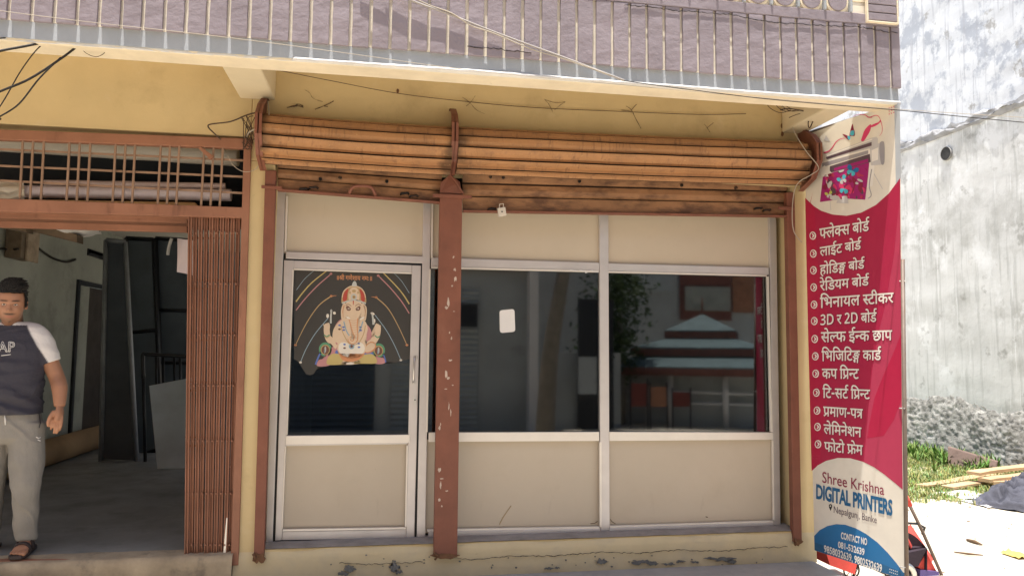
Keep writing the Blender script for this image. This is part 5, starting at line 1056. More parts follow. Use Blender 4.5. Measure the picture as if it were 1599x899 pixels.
# neck, trunk, arms, legs
sh = V(hc.x, YP+.02, 0)
tube(bm, [V(hc.x, YP+.03, hz(520)), V(hc.x, YP+.015, hz(505)), V(hc.x, YP, hz(488))], [.068, .060, .056], 16)
cxm = J(MX, 560).x
def zc(y): return J(MX, y).z
ring_loft(bm, [(V(cxm, YP+.03, zc(655)), V(.150, 0, 0), V(0, .095, 0), .85), (V(cxm, YP+.02, zc(610)), V(.145, 0, 0), V(0, .105, 0), .85), (V(cxm, YP+.03, zc(560)), V(.160, 0, 0), V(0, .100, 0), .85), (V(cxm, YP+.04, zc(525)), V(.165, 0, 0), V(0, .085, 0), .85), (V(cxm, YP+.04, zc(508)), V(.10, 0, 0), V(0, .07, 0), 1)], 22)
arm = {}
for sg in (1, -1):
    X = lambda x: MX+sg*(x-MX)
    s_, e_, w_ = J(X(60), 522, .03), J(X(88), 588, .05), J(X(93), 634, -.02)
    limb(bm, [J(X(50), 519, .03), s_, J(X(76), 560, .045), e_, J(X(93), 606, .015), w_], [.050, .052, .050, .046, .046, .031], 14)
    # hand: palm and five curled fingers
    pa = [w_, J(X(93), 645, -.03), J(X(90), 657, -.035)]
    limb(bm, pa, [.030, .040, .036], 14, flat=.55)
    for k, (fx, fy, ln) in enumerate(((82, 656, 15), (86.5, 659, 18), (91, 659.5, 18), (95.5, 657, 15.5))):
        b0_ = J(X(fx+1), fy-8, -.035); m1 = J(X(fx), fy+ln*.35, -.045); m2 = J(X(fx-1.5), fy+ln*.72, -.040); e2 = J(X(fx-2.5), fy+ln*.95, -.025)
        limb(bm, [b0_, m1, m2, e2], [.0105, .0098, .0088, .0070], 8, 3)
    limb(bm, [J(X(85), 641, -.05), J(X(78.5), 650, -.062), J(X(75), 659, -.060), J(X(75.5), 666, -.05)], [.0125, .0118, .0105, .0075], 8, 3)
    arm[sg] = (s_, e_, w_)
legs = {1: [J(42, 665, .03), J(42, 720, .02), J(41, 758, .0), J(40, 800, .03), J(41, 846, .05)], -1: [J(-10, 665, .04), J(-13, 720, .05), J(-15, 758, .06), J(-17, 800, .10), J(-18, 840, .13)]}
feet = {}
for sg, lp in legs.items():
    limb(bm, lp, [.085, .072, .056, .048, .036], 14)
    an = lp[-1]; zf = FLOOR+.022
    d = V(.12*sg, -1, 0).normalized(); sd_ = V(-d.y, d.x, 0)
    h = V(an.x, an.y+.02, zf); feet[sg] = (h, d, sd_)
    ring_loft(bm, [(h-d*.05+V(0, 0, .030), sd_*.026, V(0, 0, .028), 1), (h+V(0, 0, .038), sd_*.034, V(0, 0, .040), 1), (h+d*.07+V(0, 0, .032), sd_*.037, V(0, 0, .034), 1), (h+d*.13+V(0, 0, .020), sd_*.044, V(0, 0, .020), 1), (h+d*.155+V(0, 0, .014), sd_*.042, V(0, 0, .013), 1)], 16)
    tube(bm, [V(an.x, an.y, zf+.02), V(an.x, an.y, zf+.10)], [.036, .036], 12)
    for k in range(5):
        o_ = sd_*(-.034+.0168*k)*(-1 if sg == 1 else 1); ln = (.058, .052, .046, .040, .032)[k]; rr = (.0135, .0095, .009, .0085, .008)[k]
        limb(bm, [h+d*.135+o_+V(0, 0, .014), h+d*(.145+ln*.5)+o_*1.1+V(0, 0, .015), h+d*(.145+ln)+o_*1.12+V(0, 0, .009)], [rr, rr*1.05, rr*.8], 8, 3)
bm = remesh(bm, .0048, 2)
body = obj('body', bm, M_skin, man)
hti = ht.transposed()
def face_tint(p):
    q = hti @ (p-cen) + V(0, 0, chin+HH*.4); z = (q.z-chin)/HH; x = q.x
    if z < -.25 or abs(q.x) > .13: 
        return (1, 1, 1) if p.z > hz(520) or True else (1, 1, 1)
    r, g, b = 1, 1, 1
    if q.y < .03 and -.1 < z < 1.1:
        fr_ = q.y < -.03
        lip = math.exp(-(x/.024)**2-((z-.20)/.024)**2) if fr_ else 0
        brow = max(math.exp(-((x-sx*.031)/.021)**6-((z-.565-.25*(abs(x)-.03))/.020)**2) for sx in (1, -1)) if fr_ else 0
        eye = max(math.exp(-((x-sx*.030)/.016)**4-((z-.48)/.017)**2) for sx in (1, -1)) if fr_ else 0
        must = math.exp(-(x/.031)**4-((z-.258-.3*abs(x))/.026)**2) if fr_ else 0
        beard = sstep(.32, .06, z)*.34*(1-lip) + .25*math.exp(-((abs(x)-.066)/.012)**2)*sstep(.45, .2, z)
        goat = .5*math.exp(-(x/.018)**2-((z-.08)/.05)**2)
        dk = min(.92, max(brow*.9, eye*.55, must*.92, beard*1.5, goat*1.5))
        r, g, b = 1-dk, 1-dk, 1-dk
        r *= 1-.12*lip; g *= 1-.38*lip; b *= 1-.30*lip
    return (r, g, b)
paint(body, face_tint)
M_eye = mat('eye_white', (.55, .50, .45), .25, .02, 5, 0); M_iris = mat('dark_iris', (.012, .008, .006), .15, .02, 5, 0)
for sg in (1, -1):
    bm = B(); c = V(sg*.029, -.0765, chin+HH*.48)
    bmesh.ops.create_uvsphere(bm, u_segments=14, v_segments=10, radius=.0105)
    for v in bm.verts: v.co = V(v.co.x*1.15, v.co.y, v.co.z*.55)
    for f in bm.faces:
        m_ = f.calc_center_median(); f.smooth = True
        if m_.y < -.004 and (m_.x**2+(m_.z*1.4)**2) < .0052**2: f.material_index = 1
    for v in bm.verts: v.co = HT(v.co+c)
    obj('eye', bm, [M_eye, M_iris], man)
# hair: cap of many short locks, long on top, short at the sides
bm = B()
def cap(u, v):
    th = 2*math.pi*u; t = .62+.378*v
    if math.sin(th) > -.25: t = .40+.598*v
    lim = .73 if math.sin(th) < -.35 else 0
    t = max(t, lim+.0) if lim else t
    p = head_pt(min(t, .996), th); k = .006+.013*sstep(.62, .95, t)
    n = V(p.x, p.y, (p.z-(chin+HH*.55))*1.1).normalized(); return HT(p+n*k+V(0, 0, .004*noise.noise(p*60)))
grid(bm, 44, 14, cap)
random.seed(5)
for i in range(1500):
    th = random.uniform(0, 2*math.pi); fr_ = math.sin(th) < -.30
    t = random.uniform(.76 if fr_ else .44, .995)
    p = head_pt(t, th); n = V(p.x, p.y, (p.z-(chin+HH*.55))*1.1).normalized()
    ln = .007+.015*sstep(.7, .95, t)+(.006 if fr_ else 0)
    sw = V(random.uniform(-.8, .8)+.5, -.1 if fr_ else .35, .25 if t > .78 else -.6)*ln
    a = p+n*(.005+.011*sstep(.62, .95, t)); b_ = a+n*ln*.45+sw*.5; c = b_+sw*.6-n*ln*.1
    tube(bm, [HT(a), HT(b_), HT(c)], [.0040, .0032, .0008], 4, caps=False)
obj('hair', bm, M_hair, man)
# T-shirt
bm = B()
fold = lambda p, a: noise.noise(V(p.x*9, p.y*9, p.z*14))*a
ring_loft(bm, [(V(cxm, YP+.02, zc(646)), V(.188, 0, 0), V(0, .128, 0), .82), (V(cxm, YP+.015, zc(630)), V(.186, 0, 0), V(0, .130, 0), .82), (V(cxm, YP+.01, zc(600)), V(.182, 0, 0), V(0, .135, 0), .82), (V(cxm, YP+.02, zc(565)), V(.194, 0, 0), V(0, .128, 0), .82),
               (V(cxm, YP+.03, zc(538)), V(.196, 0, 0), V(0, .118, 0), .85), (V(cxm, YP+.035, zc(520)), V(.180, 0, 0), V(0, .100, 0), .9), (V(cxm, YP+.04, zc(509)), V(.125, 0, 0), V(0, .084, 0), .95), (V(cxm, YP+.04, zc(502)), V(.074, 0, 0), V(0, .068, 0), 1)], 30)
for sg in (1, -1):
    X = lambda x: MX+sg*(x-MX); s_, e_, w_ = arm[sg]
    limb(bm, [J(X(36), 517, .035), J(X(56), 523, .03), J(X(68), 543, .035), J(X(78), 566, .045)], [.064, .070, .070, .064], 18)
bm = remesh(bm, .0065, 3)
for v in bm.verts:
    p = v.co; lowz = sstep(zc(560), zc(645), p.z)
    s_ = noise.noise(V(p.x*6+p.z*5, p.y*6, p.z*16))*.016*(.45+lowz) + math.sin(p.z*60+p.x*24+3*noise.noise(p*5))*.006*(.25+lowz)
    d = V(p.x-cxm, p.y-(YP+.03), 0).normalized(); rg = 1-abs(noise.noise(V(p.x*5+p.z*7, p.y*5, p.z*9-p.x*4)))*2.2; v.co += d*(s_+.010*max(0, rg)**3*(.4+lowz))
shirt = obj('tshirt', bm, M_shirt, man)
def shirt_tint(p):
    dx = abs(p.x-cxm); yph = 502+(zc(502)-p.z)/(zc(502)-zc(602))*100      # height as photo pixel row
    seam = .082+.118*max(0, (yph-502))/52.0
    col = dx < .078 and p.z > zc(509) and True
    ringz = zc(506.5) + .0*dx
    neck = p.z > zc(507.5)
    w_ = sstep(-.004, .004, dx-seam) if yph < 575 else sstep(.205, .212, dx)
    if neck: w_ = 1
    a, b = V(.048, .046, .062), V(.70, .67, .66); c = a.lerp(b, w_); return tuple(c)
paint(shirt, shirt_tint)
# lettering on the chest
bvh = BVHTree.FromObject(shirt, bpy.context.evaluated_depsgraph_get())
lo = WL[shirt.name]
vs, fs = latin_faces('GAP', .0, 1.05); vo, _ = latin_faces('GAP', .0, 1.05)
cu_x = max(v.x for v in vs)
bm = B()
def chest(x, y):
    p = P(x, y, -.6)-lo; d = (P(x, y, .5)-P(x, y, -.6)).normalized(); h = bvh.ray_cast(p, d)
    q = (h[0] if h[0] else p)+lo; return q-d*.003
def tl_(v): return (-20+(v.x/cu_x)*43, 549-(v.y/.7)*16+.0)
outl = bpy.data.curves.new('lettering', 'FONT'); outl.body = 'GAP'; outl.size = 1; outl.fill_mode = 'NONE'; outl.resolution_u = 2; outl.space_character = 1.05
oo = bpy.data.objects.new('lettering', outl); mo = bpy.data.meshes.new_from_object(oo)
for e in mo.edges:
    a, b = [mo.vertices[i].co for i in e.vertices]; tube(bm, [chest(*tl_(a)), chest(*tl_(b))], .0022, 4)
bpy.data.meshes.remove(mo); bpy.data.objects.remove(oo); bpy.data.curves.remove(outl)
tube(bm, [chest(2, 555), chest(10, 554), chest(17, 553)], .0025, 4)
obj('chest_print', bm, M_white, man)
# trousers
bm = B()
ring_loft(bm, [(V(cxm, YP+.025, zc(636)), V(.172, 0, 0), V(0, .115, 0), .85), (V(cxm, YP+.025, zc(655)), V(.188, 0, 0), V(0, .122, 0), .85), (V(cxm, YP+.03, zc(682)), V(.185, 0, 0), V(0, .120, 0), .9), (V(cxm, YP+.03, zc(692)), V(.12, 0, 0), V(0, .08, 0), 1)], 26)
for sg, lp in legs.items():
    off = V(0, 0, 0); limb(bm, [lp[0]+V(.0, 0, .02), lp[1], lp[2], lp[3], lp[4]+V(0, 0, .045), lp[4]+V(0, 0, .012)], [.104, .098, .080, .070, .062, .052], 20)
bm = remesh(bm, .007, 3)
for v in bm.verts:
    p = v.co; k = sstep(zc(720), zc(770), p.z)
    rg = 1-abs(noise.noise(V(p.x*6+p.z*3, p.y*6, p.z*5+p.x*5)))*2.2; v.co += V(0, -1, 0)*.009*max(0, rg)**3
    v.co += V(noise.noise(V(p.x*8, p.y*8, p.z*9)), noise.noise(V(p.x*8+9, p.y*8, p.z*9+p.x*6)), 0)*.010 + V(0, -1, 0)*math.sin(p.z*52+p.x*30+4*noise.noise(p*4))*.004*max(sstep(zc(800), zc(840), p.z), .35*math.exp(-((p.z-zc(758))/.06)**2))
trs = obj('trousers', bm, M_trouser, man)
bv2 = BVHTree.FromObject(trs, bpy.context.evaluated_depsgraph_get()); lo2 = WL[trs.name]
def onleg(x, y):
    p = P(x, y, -.6)-lo2; d = (P(x, y, .5)-P(x, y, -.6)).normalized(); h = bv2.ray_cast(p, d); q = (h[0] if h[0] else p)+lo2; return q-d*.003
bm = B(); tube(bm, [onleg(59, 686), onleg(63, 688)], .003, 5); tube(bm, [onleg(56.5, 682), onleg(60, 683.5), onleg(63.5, 682.5)], .0028, 5); obj('leg_mark', bm, M_white, trs)
bm = B(); tube(bm, [onleg(7, 645), onleg(8, 655), onleg(8.5, 663)], .0035, 6); obj('drawstring', bm, M_white, trs)
bm = B(); tube(bm, [onleg(60, 642), onleg(62, 650), onleg(63, 660), onleg(61, 668)], .003, 5); obj('pocket_zip', bm, M_black, trs)
for sg, (h, d, sd_) in feet.items():
    bm = B()
    out = [(-.075, .030), (-.05, .040), (0, .042), (.07, .042), (.13, .050), (.18, .046), (.205, .028)]
    pts = [h+d*a+sd_*b for a, b in out]+[h+d*a-sd_*b for a, b in out[::-1]]
    pts = [V(p.x, p.y, FLOOR+.003) for p in pts]; prism(bm, pts, (0, 0, .024))
    sd = obj('sandal', bm, M_strap, man, bev=.005)
    bm = B()
    for (a, hh) in ((.10, .052), (.045, .082)):
        ps = [h+d*a+sd_*(.046*math.cos(t))+V(0, 0, hh*math.sin(t)+.004) for t in [math.pi*i/10 for i in range(11)]]
        for q in (-.012, .0, .012): tube(bm, [p+d*q for p in ps], .0065, 6)
    obj('strap', bm, M_strap, sd)
# ---------------------------------------------------------------- neighbouring side wall and the yard at right
NX = 9.4
M_nw = mat('stained_whitewash', (.72, .725, .72), .92, .08, .7, .35, 9, stains=[((.36, .36, .335), .9, .49, .13, .6), ((.44, .45, .44), 5, .53, .08, .5, (1, 2.2, .12)), ((.84, .85, .86), 1.4, .54, .07, .9, (1, 1, .8, 0, 0, 5)), ((.84, .85, .86), 7, .60, .04, .8, (1, 2.4, .07, 0, 3, 5)), ((.20, .195, .175), 2.4, .585, .08, .55), ((.42, .38, .30), 1.9, .64, .08, .6, (1, 1, 1, 3, 3, 3)), ((.12, .12, .11), 9, .68, .05, .6)])
M_nw2 = mat('bluish_whitewash', (.74, .77, .82), .92, .08, .8, .35, 9, stains=[((.40, .44, .52), 1.5, .50, .06, .75), ((.86, .89, .93), 2.6, .52, .06, .7, (1, 1, 1, 5, 1, 2)), ((.46, .48, .54), 5, .54, .08, .6, (1, 2.4, .12)), ((.33, .32, .31), 2.2, .60, .06, .75), ((.2, .2, .2), 8, .67, .05, .5)])
nw = thing('neighbour_wall', 'tall stained whitewashed side wall of the neighbouring house with a pipe hole', 'wall', (NX, 6, 0))
zj = PX(1480, 203, NX).z
bm = B()
grid(bm, 90, 60, lambda u, v: V(NX+.015*noise.noise(V(u*60, v*16, 2)), 1.2+u*30, .2+(zj-.2)*v)); obj('lower_plaster', bm, M_nw, nw)
bm = B()
grid(bm, 90, 60, lambda u, v: V(NX+.015*noise.noise(V(u*60, v*16, 8)), 1.2+u*30, zj+.001+(10-zj)*v)); obj('upper_plaster', bm, M_nw2, nw)
bm = B()
def jf(u, v):
    y = 1.2+u*30; n = noise.noise(V(y*2.2, v*2, 4)); n2 = noise.noise(V(y*7, v*3, 9))
    n3 = noise.noise(V(y*15, v*5, 7)); return V(NX-.012-.02*math.sin(math.pi*v)*max(0, 1+n+n2)+.02*n3, y, zj-.09+.03*n2*(1-v)+(.15+.11*n+.08*n2+.04*n3)*v)
grid(bm, 300, 8, jf); obj('mortar_joint', bm, mat('rough_grey_joint', (.36, .36, .37), .95, .25, 5, .8, 14), nw)
bm = B(); box(bm, NX+.2, NX+.5, 1.2, 31, 0, 10.2); obj('wall_core', bm, M_nw, nw)
hcx = PX(1479, 240, NX); bm = B()
tube(bm, [hcx+V(-.035, 0, 0), hcx+V(.05, 0, 0)], [.115, .115], 18, caps=False); tube(bm, [hcx+V(-.028, 0, 0), hcx+V(-.024, 0, 0)], [.108, .108], 18, 1)
obj('pipe_hole', bm, [M_conc, mat('dark_pipe_inside', (.05, .05, .05), .9, .3, 20, .2)], nw)
bm = B()
def rf(u, v):
    y = 1.2+u*14; n = noise.fractal(V(y*3.2, v*2.6, 1), 1, 2, 5); n2 = noise.fractal(V(y*17, v*20, 6), 1, 2, 3)
    h = 1.05+.22*noise.noise(V(y*.9, 0, 3))
    return V(NX-.12*(1-v)-.045*max(0, n)*(1-v*.5)-.022*n2-.02+.05*v**6, y, h*v-.02)
grid(bm, 420, 40, rf); obj('rubble_base', bm, mat('exposed_grey_rubble', (.30, .29, .27), .95, .3, 9, 1.0, 30, stains=[((.55, .54, .51), 4, .5, .1, .7), ((.10, .10, .095), 13, .56, .06, .8, (1, 1, 1.8)), ((.6, .57, .52), 1.4, .58, .1, .6)]), nw)
bm = B()
M_turf = mat('thin_green_turf', (.23, .25, .115), .95, .25, 3, .5, 25, stains=[((.50, .44, .34), 2.2, .5, .1, .9), ((.13, .16, .06), 7, .55, .1, .6)])
def turf(cx, cy, rx, ry, k):
    face(bm, [V(cx+rx*math.cos(t)*(1+.5*noise.noise(V(k, math.cos(t)*2, math.sin(t)*2))), cy+ry*math.sin(t)*(1+.5*noise.noise(V(k+7, math.cos(t)*2, math.sin(t)*2))), .004+k*.0015) for t in [2*math.pi*i/40 for i in range(40)]])
turf(8.2, 5.4, 1.15, 3.4, 1); turf(6.7, 3.5, .55, .5, 2)
for v in bm.verts: v.co.x = min(v.co.x, NX-.05)
tag(obj('turf', bm, M_turf, origin=(0, 0, 0)), kind='structure')
# turf and weeds along the wall foot
random.seed(21)
M_grass = mat('dry_green_grass', (.15, .215, .075), .8, .3, 3, 0, vcol='tint')
bm = B(); cl_ = bm.loops.layers.float_color.new('tint')
def blade(p, h, wd, ang, bend, c):
    d = V(math.cos(ang), math.sin(ang), 0); s_ = V(-d.y, d.x, 0)*wd
    a = [bm.verts.new(p+s_), bm.verts.new(p-s_)]; m = p+V(0, 0, h*.6)+d*bend*.4; b_ = [bm.verts.new(m-s_*.7), bm.verts.new(m+s_*.7)]; t = bm.verts.new(p+V(0, 0, h)+d*bend)
    for f in (bm.faces.new((a[0], a[1], b_[0], b_[1])), bm.faces.new((b_[1], b_[0], t))):
        for l in f.loops: l[cl_] = (*c, 1)
for i in range(70000):
    y = random.uniform(2.6, 8.5); x = random.uniform(5.4, 9.38)
    edge = 6.1+.5*noise.noise(V(y*.6, 0, 1))+.0
    dens = .78+.9*noise.noise(V(x*.9, y*.9, 5))+.45*noise.noise(V(x*3, y*3, 2))+ (.35 if x > 8.3 else 0) - max(0, (3.3-y))*.7 - max(0, (7.0-x))*.55
    if random.random() > dens: continue
    k = random.random(); c = (.8+.8*k, .85+.5*random.random(), .6+.9*random.random()) if random.random() < .75 else (2.4, 1.5, 1.6)
    blade(V(x, y, 0), random.uniform(.02, .075)*(1.4 if x > 8.5 else 1), random.uniform(.004, .009), random.uniform(0, 6.28), random.uniform(.0, .06), c)
for i in range(300):                                # leafy weeds against the rubble
    y = random.choice((5.3, 5.6, 6.0, 6.6, 7.1, 5.1))+random.gauss(0, .22); x = random.gauss(8.95, .2); hh = random.uniform(.06, .26)
    for q in range(7):
        blade(V(x, y, hh*.3*random.random()), hh*random.uniform(.4, 1), random.uniform(.008, .022), random.uniform(0, 6.28), random.uniform(.04, .16), (.7+.5*random.random(), .9+.4*random.random(), .7))
tag(obj('grass', bm, M_grass, origin=(0, 0, 0)), 'patchy short grass and weeds at the foot of the whitewashed wall', 'grass', kind='stuff')
# boards, slab, cloth, scraps
def board(label, a, b, wd, th, z=0.0, tw=0.0):
    A, Bp = PZ(*a, z), PZ(*b, z); d = (Bp-A).normalized(); s_ = V(-d.y, d.x, 0)*wd/2; bm = B()
    n = 10; secs = []
    prism(bm, [A+s_, A-s_, Bp-s_*1.05+V(0, 0, tw), Bp+s_*1.05+V(0, 0, tw)], (0, 0, th))
    bmesh.ops.subdivide_edges(bm, edges=[e for e in bm.edges if e.calc_length() > 1], cuts=9); rough_up(bm, .012, 2.2, a[0])
    tag(obj('wooden_board', bm, M_plank, bev=.004), label, 'board', 'boards stacked on the grass')
M_plank = mat('sun_bleached_timber', (.46, .32, .19), .8, .2, 2, .3, 12, stains=[((.2, .13, .08), 6, .6, .1, .6)])
board('longest pale board reaching furthest left on the grass', (1438, 760), (1640, 727), .15, .03, .02)
board('low bleached board in front of the long pale board', (1478, 762), (1650, 742), .16, .035, .03)
board('upper board lying on top of the stack near the rubble base', (1520, 741), (1660, 722), .18, .04, .16)
board('dark edged board under the top of the stack', (1536, 752), (1660, 738), .16, .05, .09)
board('short board at the right edge above the dark cloth', (1545, 757), (1650, 752), .14, .05, .05)
bm = B(); A = PZ(1530, 738, .0); prism(bm, [A+V(-.1, .5, .02), A+V(.22, -.05, .02), A+V(.30, .0, .16), A+V(.0, .62, .30)], (.05, .03, .01)); rough_up(bm, .02, 5)
tag(obj('slate', bm, mat('brown_slate', (.14, .095, .08), .85, .25, 5, .4, 20), bev=.01), 'brown stone slab leaning at the left end of the board stack', 'slab')
bm = B(); A = PZ(1618, 792, 0)
def clf(u, v):
    a, r_ = 2*math.pi*u, v; k = max(0, 1-r_**1.6)
    n = noise.fractal(V(math.cos(a)*r_*3.2, math.sin(a)*r_*3.2, 3), 1, 2, 4); n = .6-1.9*abs(n)
    return A + V(math.cos(a)*r_*.55*(1+.2*math.sin(3*a)), math.sin(a)*r_*.62, .01+.20*k*(1+1.5*n)+.05*abs(n)*k)
grid(bm, 90, 40, clf); rough_up(bm, .028, 7); rough_up(bm, .012, 22); tag(obj('cloth_heap', bm, mat('dark_blue_grey_cloth', (.07, .072, .095), .85, .4, 3, .4, 30, stains=[((.24, .24, .26), 6, .6, .15, .5), ((.2, .13, .1), 3, .62, .1, .7)])), 'heap of dark crumpled cloth on the ground below the boards', 'cloth')
def scrap(label, px, py, sx, sy, m, seed, name='litter', cat='litter'):
    bm = B(); A = PZ(px, py, 0); grid(bm, 10, 6, lambda u, v: A+V((u-.5)*sx, (v-.5)*sy, .012+.05*abs(noise.noise(V(u*3, v*3, seed)))*min(1, 4*min(u, 1-u)+.3)))
    tag(obj(name, bm, m), label, cat)
scrap('white plastic scrap on the grass left of the dark cloth', 1512, 774, .5, .45, M_white, 1); scrap('pale plastic sheet lying at the left of the dark cloth heap', 1548, 787, .45, .4, M_white, 2)
scrap('yellow dry leaf litter on the sandy ground', 1590, 868, .18, .2, mat('yellow_leaf', (.55, .42, .10), .8, .2, 20), 3)
bm = B(); tube(bm, [PZ(1510, 842, .015), PZ(1522, 845, .02), PZ(1534, 850, .012)], [.012, .016, .006], 6); tag(obj('stick', bm, M_twig), 'short dark stick on the sandy ground', 'stick')
bm = B(); tube(bm, [PZ(1490, 861, .01), PZ(1512, 864, .02), PZ(1535, 866, .01)], [.006, .011, .005], 6); tag(obj('stick', bm, M_twig), 'thin twig nearest the banner pole on the sandy ground', 'stick')
bm = B()
for i in range(130):
    x, y = random.uniform(3.6, 9), random.uniform(.3, 4.6); r_ = random.choice((.004, .006, .009, .015)); c = V(x, y, .001)
    k = random.random()*6; prism(bm, [c+V(r_*math.cos(k+t)*random.uniform(.7, 1.3), r_*math.sin(k+t)*random.uniform(.7, 1.3), 0) for t in (0, 1.2, 2.5, 3.7, 5)], (0, 0, r_*.6))
tag(obj('gravel', bm, mat('small_stones', (.26, .21, .16), .9, .3, 5), origin=(0, 0, 0)), 'scattered small stones and chips on the sandy ground', 'gravel', kind='stuff')
# pushchair behind the foot of the banner
pc = thing('pushchair', 'red and dark cloth pushchair with brown tube frame behind the foot of the banner', 'pushchair', (3.55, .45, 0))
Mred = mat('red_cloth', (.60, .075, .06), .8, .12, 8, .2, 60); Mplum = mat('dark_plum_cloth', (.028, .018, .028), .85, .2, 8, .2, 60); Mpurp = mat('violet_blue_cloth', (.10, .075, .22), .85, .15, 8, .2, 60)
q = lambda x, y, d=0.0: P(x, y, .35+d)
for dd in (0, .42):
    bm = B(); tube(bm, [q(1418, 783, dd), q(1440, 828, dd), q(1474, 905, dd), P(1490, 938, .35+dd)], .013, 10); obj('frame_tube', bm, M_pole, pc)
    bm = B(); tube(bm, [q(1414, 772, dd), q(1421, 789, dd)], [.016, .020], 10); obj('grip', bm, Mred, pc)
    bm = B(); tube(bm, [q(1330, 905, dd), q(1345, 868, dd), q(1395, 815, dd), q(1432, 817, dd), q(1444, 823, dd), q(1440, 834, dd)], .010, 8); obj('side_bar', bm, M_black, pc)
bm = B(); grid(bm, 10, 8, lambda u, v: P(1400+u*22+v*34, 812+u*8+v*68, .38+u*.0+.0).lerp(P(1412+u*10+v*44, 806+u*12+v*66, .78), u)+V(0, 0, -.03*math.sin(math.pi*u))); obj('back_cloth', bm, Mred, pc)
bm = B(); grid(bm, 12, 10, lambda u, v: P(1388+u*60, 838+v*34+u*18-16*math.sin(math.pi*u)*(1-v), .33+.12*math.sin(math.pi*u))); 
prism(bm, [P(1392, 868, .33), P(1447, 856, .33), P(1434, 884, .33), P(1392, 884, .33)], (0, .36, 0)); obj('seat', bm, Mplum, pc)
bm = B(); prism(bm, [P(1447, 862, .36), P(1463, 892, .36), P(1440, 890, .36), P(1433, 884, .36)], (0, .38, 0)); obj('side_flap', bm, Mred, pc)
bm = B(); prism(bm, [P(1437, 889, .34), P(1466, 892, .34), P(1470, 925, .34), P(1437, 925, .34)], (0, .38, 0)); obj('basket', bm, Mpurp, pc)
bm = B(); prism(bm, [P(1290, 862, .30), P(1340, 872, .30), P(1335, 896, .30), P(1296, 882, .30)], (0, .3, 0)); obj('foot_cloth', bm, Mred, pc)
for (x, dd) in ((1392, 0.0), (1392, .40), (1330, 0.02), (1330, .38)):
    c = P(x, 905, .32+dd); c.z = .075; R_ = .07
    bm = B(); tube(bm, [c+V(R_*.93*math.cos(t), 0, R_*.93*math.sin(t)) for t in [2*math.pi*i/32 for i in range(33)]], R_*.09, 8, caps=False)
    w1 = obj('wheel', bm, M_gap_rubber, pc)
    bm = B(); tube(bm, [c+V(0, -.02, 0), c+V(0, .02, 0)], R_*.18, 10)
    for k in range(8): tube(bm, [c, c+V(R_*.9*math.cos(k*.785), 0, R_*.9*math.sin(k*.785))], .004, 5)
    obj('hub', bm, M_steel, w1)
for dd in (0, .40):
    bm = B(); tube(bm, [P(1402, 880, .32+dd), V(P(1400, 905, .32+dd).x, .335+dd, .075)], .012, 8); obj('wheel_fork', bm, M_black, pc)
bm = B(); tube(bm, [P(1412+14*math.cos(t)+2, 899-17*math.sin(t), .29) for t in [math.pi*i/10 for i in range(11)]], .014, 8, flat=1.6); obj('mudguard', bm, M_steel, pc)

# ---------------------------------------------------------------- the other side of the street (seen in the window glass)
YG = .165
def VR(px, py, Yv): p = P(px, py, Yv); return V(p.x, 2*YG-p.y, p.z)
def vbox(bm, x0, x1, y0, y1, Yv, dep, mi=0):       # rectangle seen in the glass between these picture positions, on the far side of the street
    a, b = VR(x0, (y0+y1)/2, Yv), VR(x1, (y0+y1)/2, Yv); za = VR((x0+x1)/2, y0, Yv).z; zb = VR((x0+x1)/2, y1, Yv).z
    box(bm, a.x, b.x, a.y-dep, a.y, max(.0, zb), za, mi)
ob = thing('street_building', 'brick and grey shuttered shop building across the street', 'building', (-3, 2*YG-11, 0))
M_brick = mat('weathered_brick', (.36, .17, .10), .9, .25, 5, .4, 25, stains=[((.08, .05, .04), 3, .55, .15, .6)]); M_gsh = mat('grey_shutter_steel', (.42, .45, .45), .5, .1, 3, .05)
M_opp = mat('grey_street_plaster', (.42, .44, .43), .9, .12, 1.2, .2, 10, stains=[((.12, .12, .12), 2, .58, .2, .6)])
y0 = 2*YG-11
bm = B(); box(bm, -14, 3.2, y0-6, y0-.1, 0, 3.5); obj('ground_floor', bm, M_opp, ob)
bm = B(); box(bm, -14, 3.2, y0-6, y0+.05, 3.502, 9.5); obj('upper_floor', bm, M_brick, ob)
M_dsh = mat('dark_blue_shutter_steel', (.09, .115, .14), .5, .1, 3, .05)
for a, b in ((-6.2, -3.4), (-3.0, -.2), (.15, 2.0)):
    bm = B(); n = 26; grid(bm, 2, n*4, lambda u, v: V(a+(b-a)*u, y0-.06+.028*math.sin(2*math.pi*v*n), 3.1*v), 0, False); obj('shutter', bm, M_dsh if b < 0 else M_gsh, ob)
bm = B(); a = VR(827, 500, 10.8); b = VR(841, 500, 10.8); box(bm, a.x, b.x, y0-.1, y0+.2, 0, 3.5); obj('pilaster', bm, M_white, ob)
bm = B(); a = VR(905, 500, 10.9); b = VR(960, 500, 10.9); box(bm, a.x, b.x, y0-.09, y0+.02, 0, 2.9); obj('dark_doorway', bm, M_black, ob)
bm = B(); vbox(bm, 903, 932, 557, 615, 10.8, .04); obj('notice_board', bm, M_opp, ob)
bm = B(); vbox(bm, 720, 746, 475, 510, 10.9, .06); obj('window', bm, M_black, ob)
tt = thing('street_tree', 'leafy tree with a pale leaning trunk across the street', 'tree', VR(860, 720, 9))
b0 = VR(850, 740, 9.3); b0.z = 0; M_bark = mat('pale_bark', (.22, .19, .15), .9, .25, 6, .5, 20); M_leaf = mat('street_tree_leaves', (.05, .085, .03), .7, .35, 3, 0, vcol='tint')
t1 = VR(872, 470, 9.3); bm = B(); tube(bm, spline([b0, b0.lerp(t1, .5)+V(-.06, 0, 0), t1, t1+V(.3, 0, 1.4), t1+V(.9, 0, 2.6)], 5), [.2-.006*i for i in range(21)], 10); obj('trunk', bm, M_bark, tt)
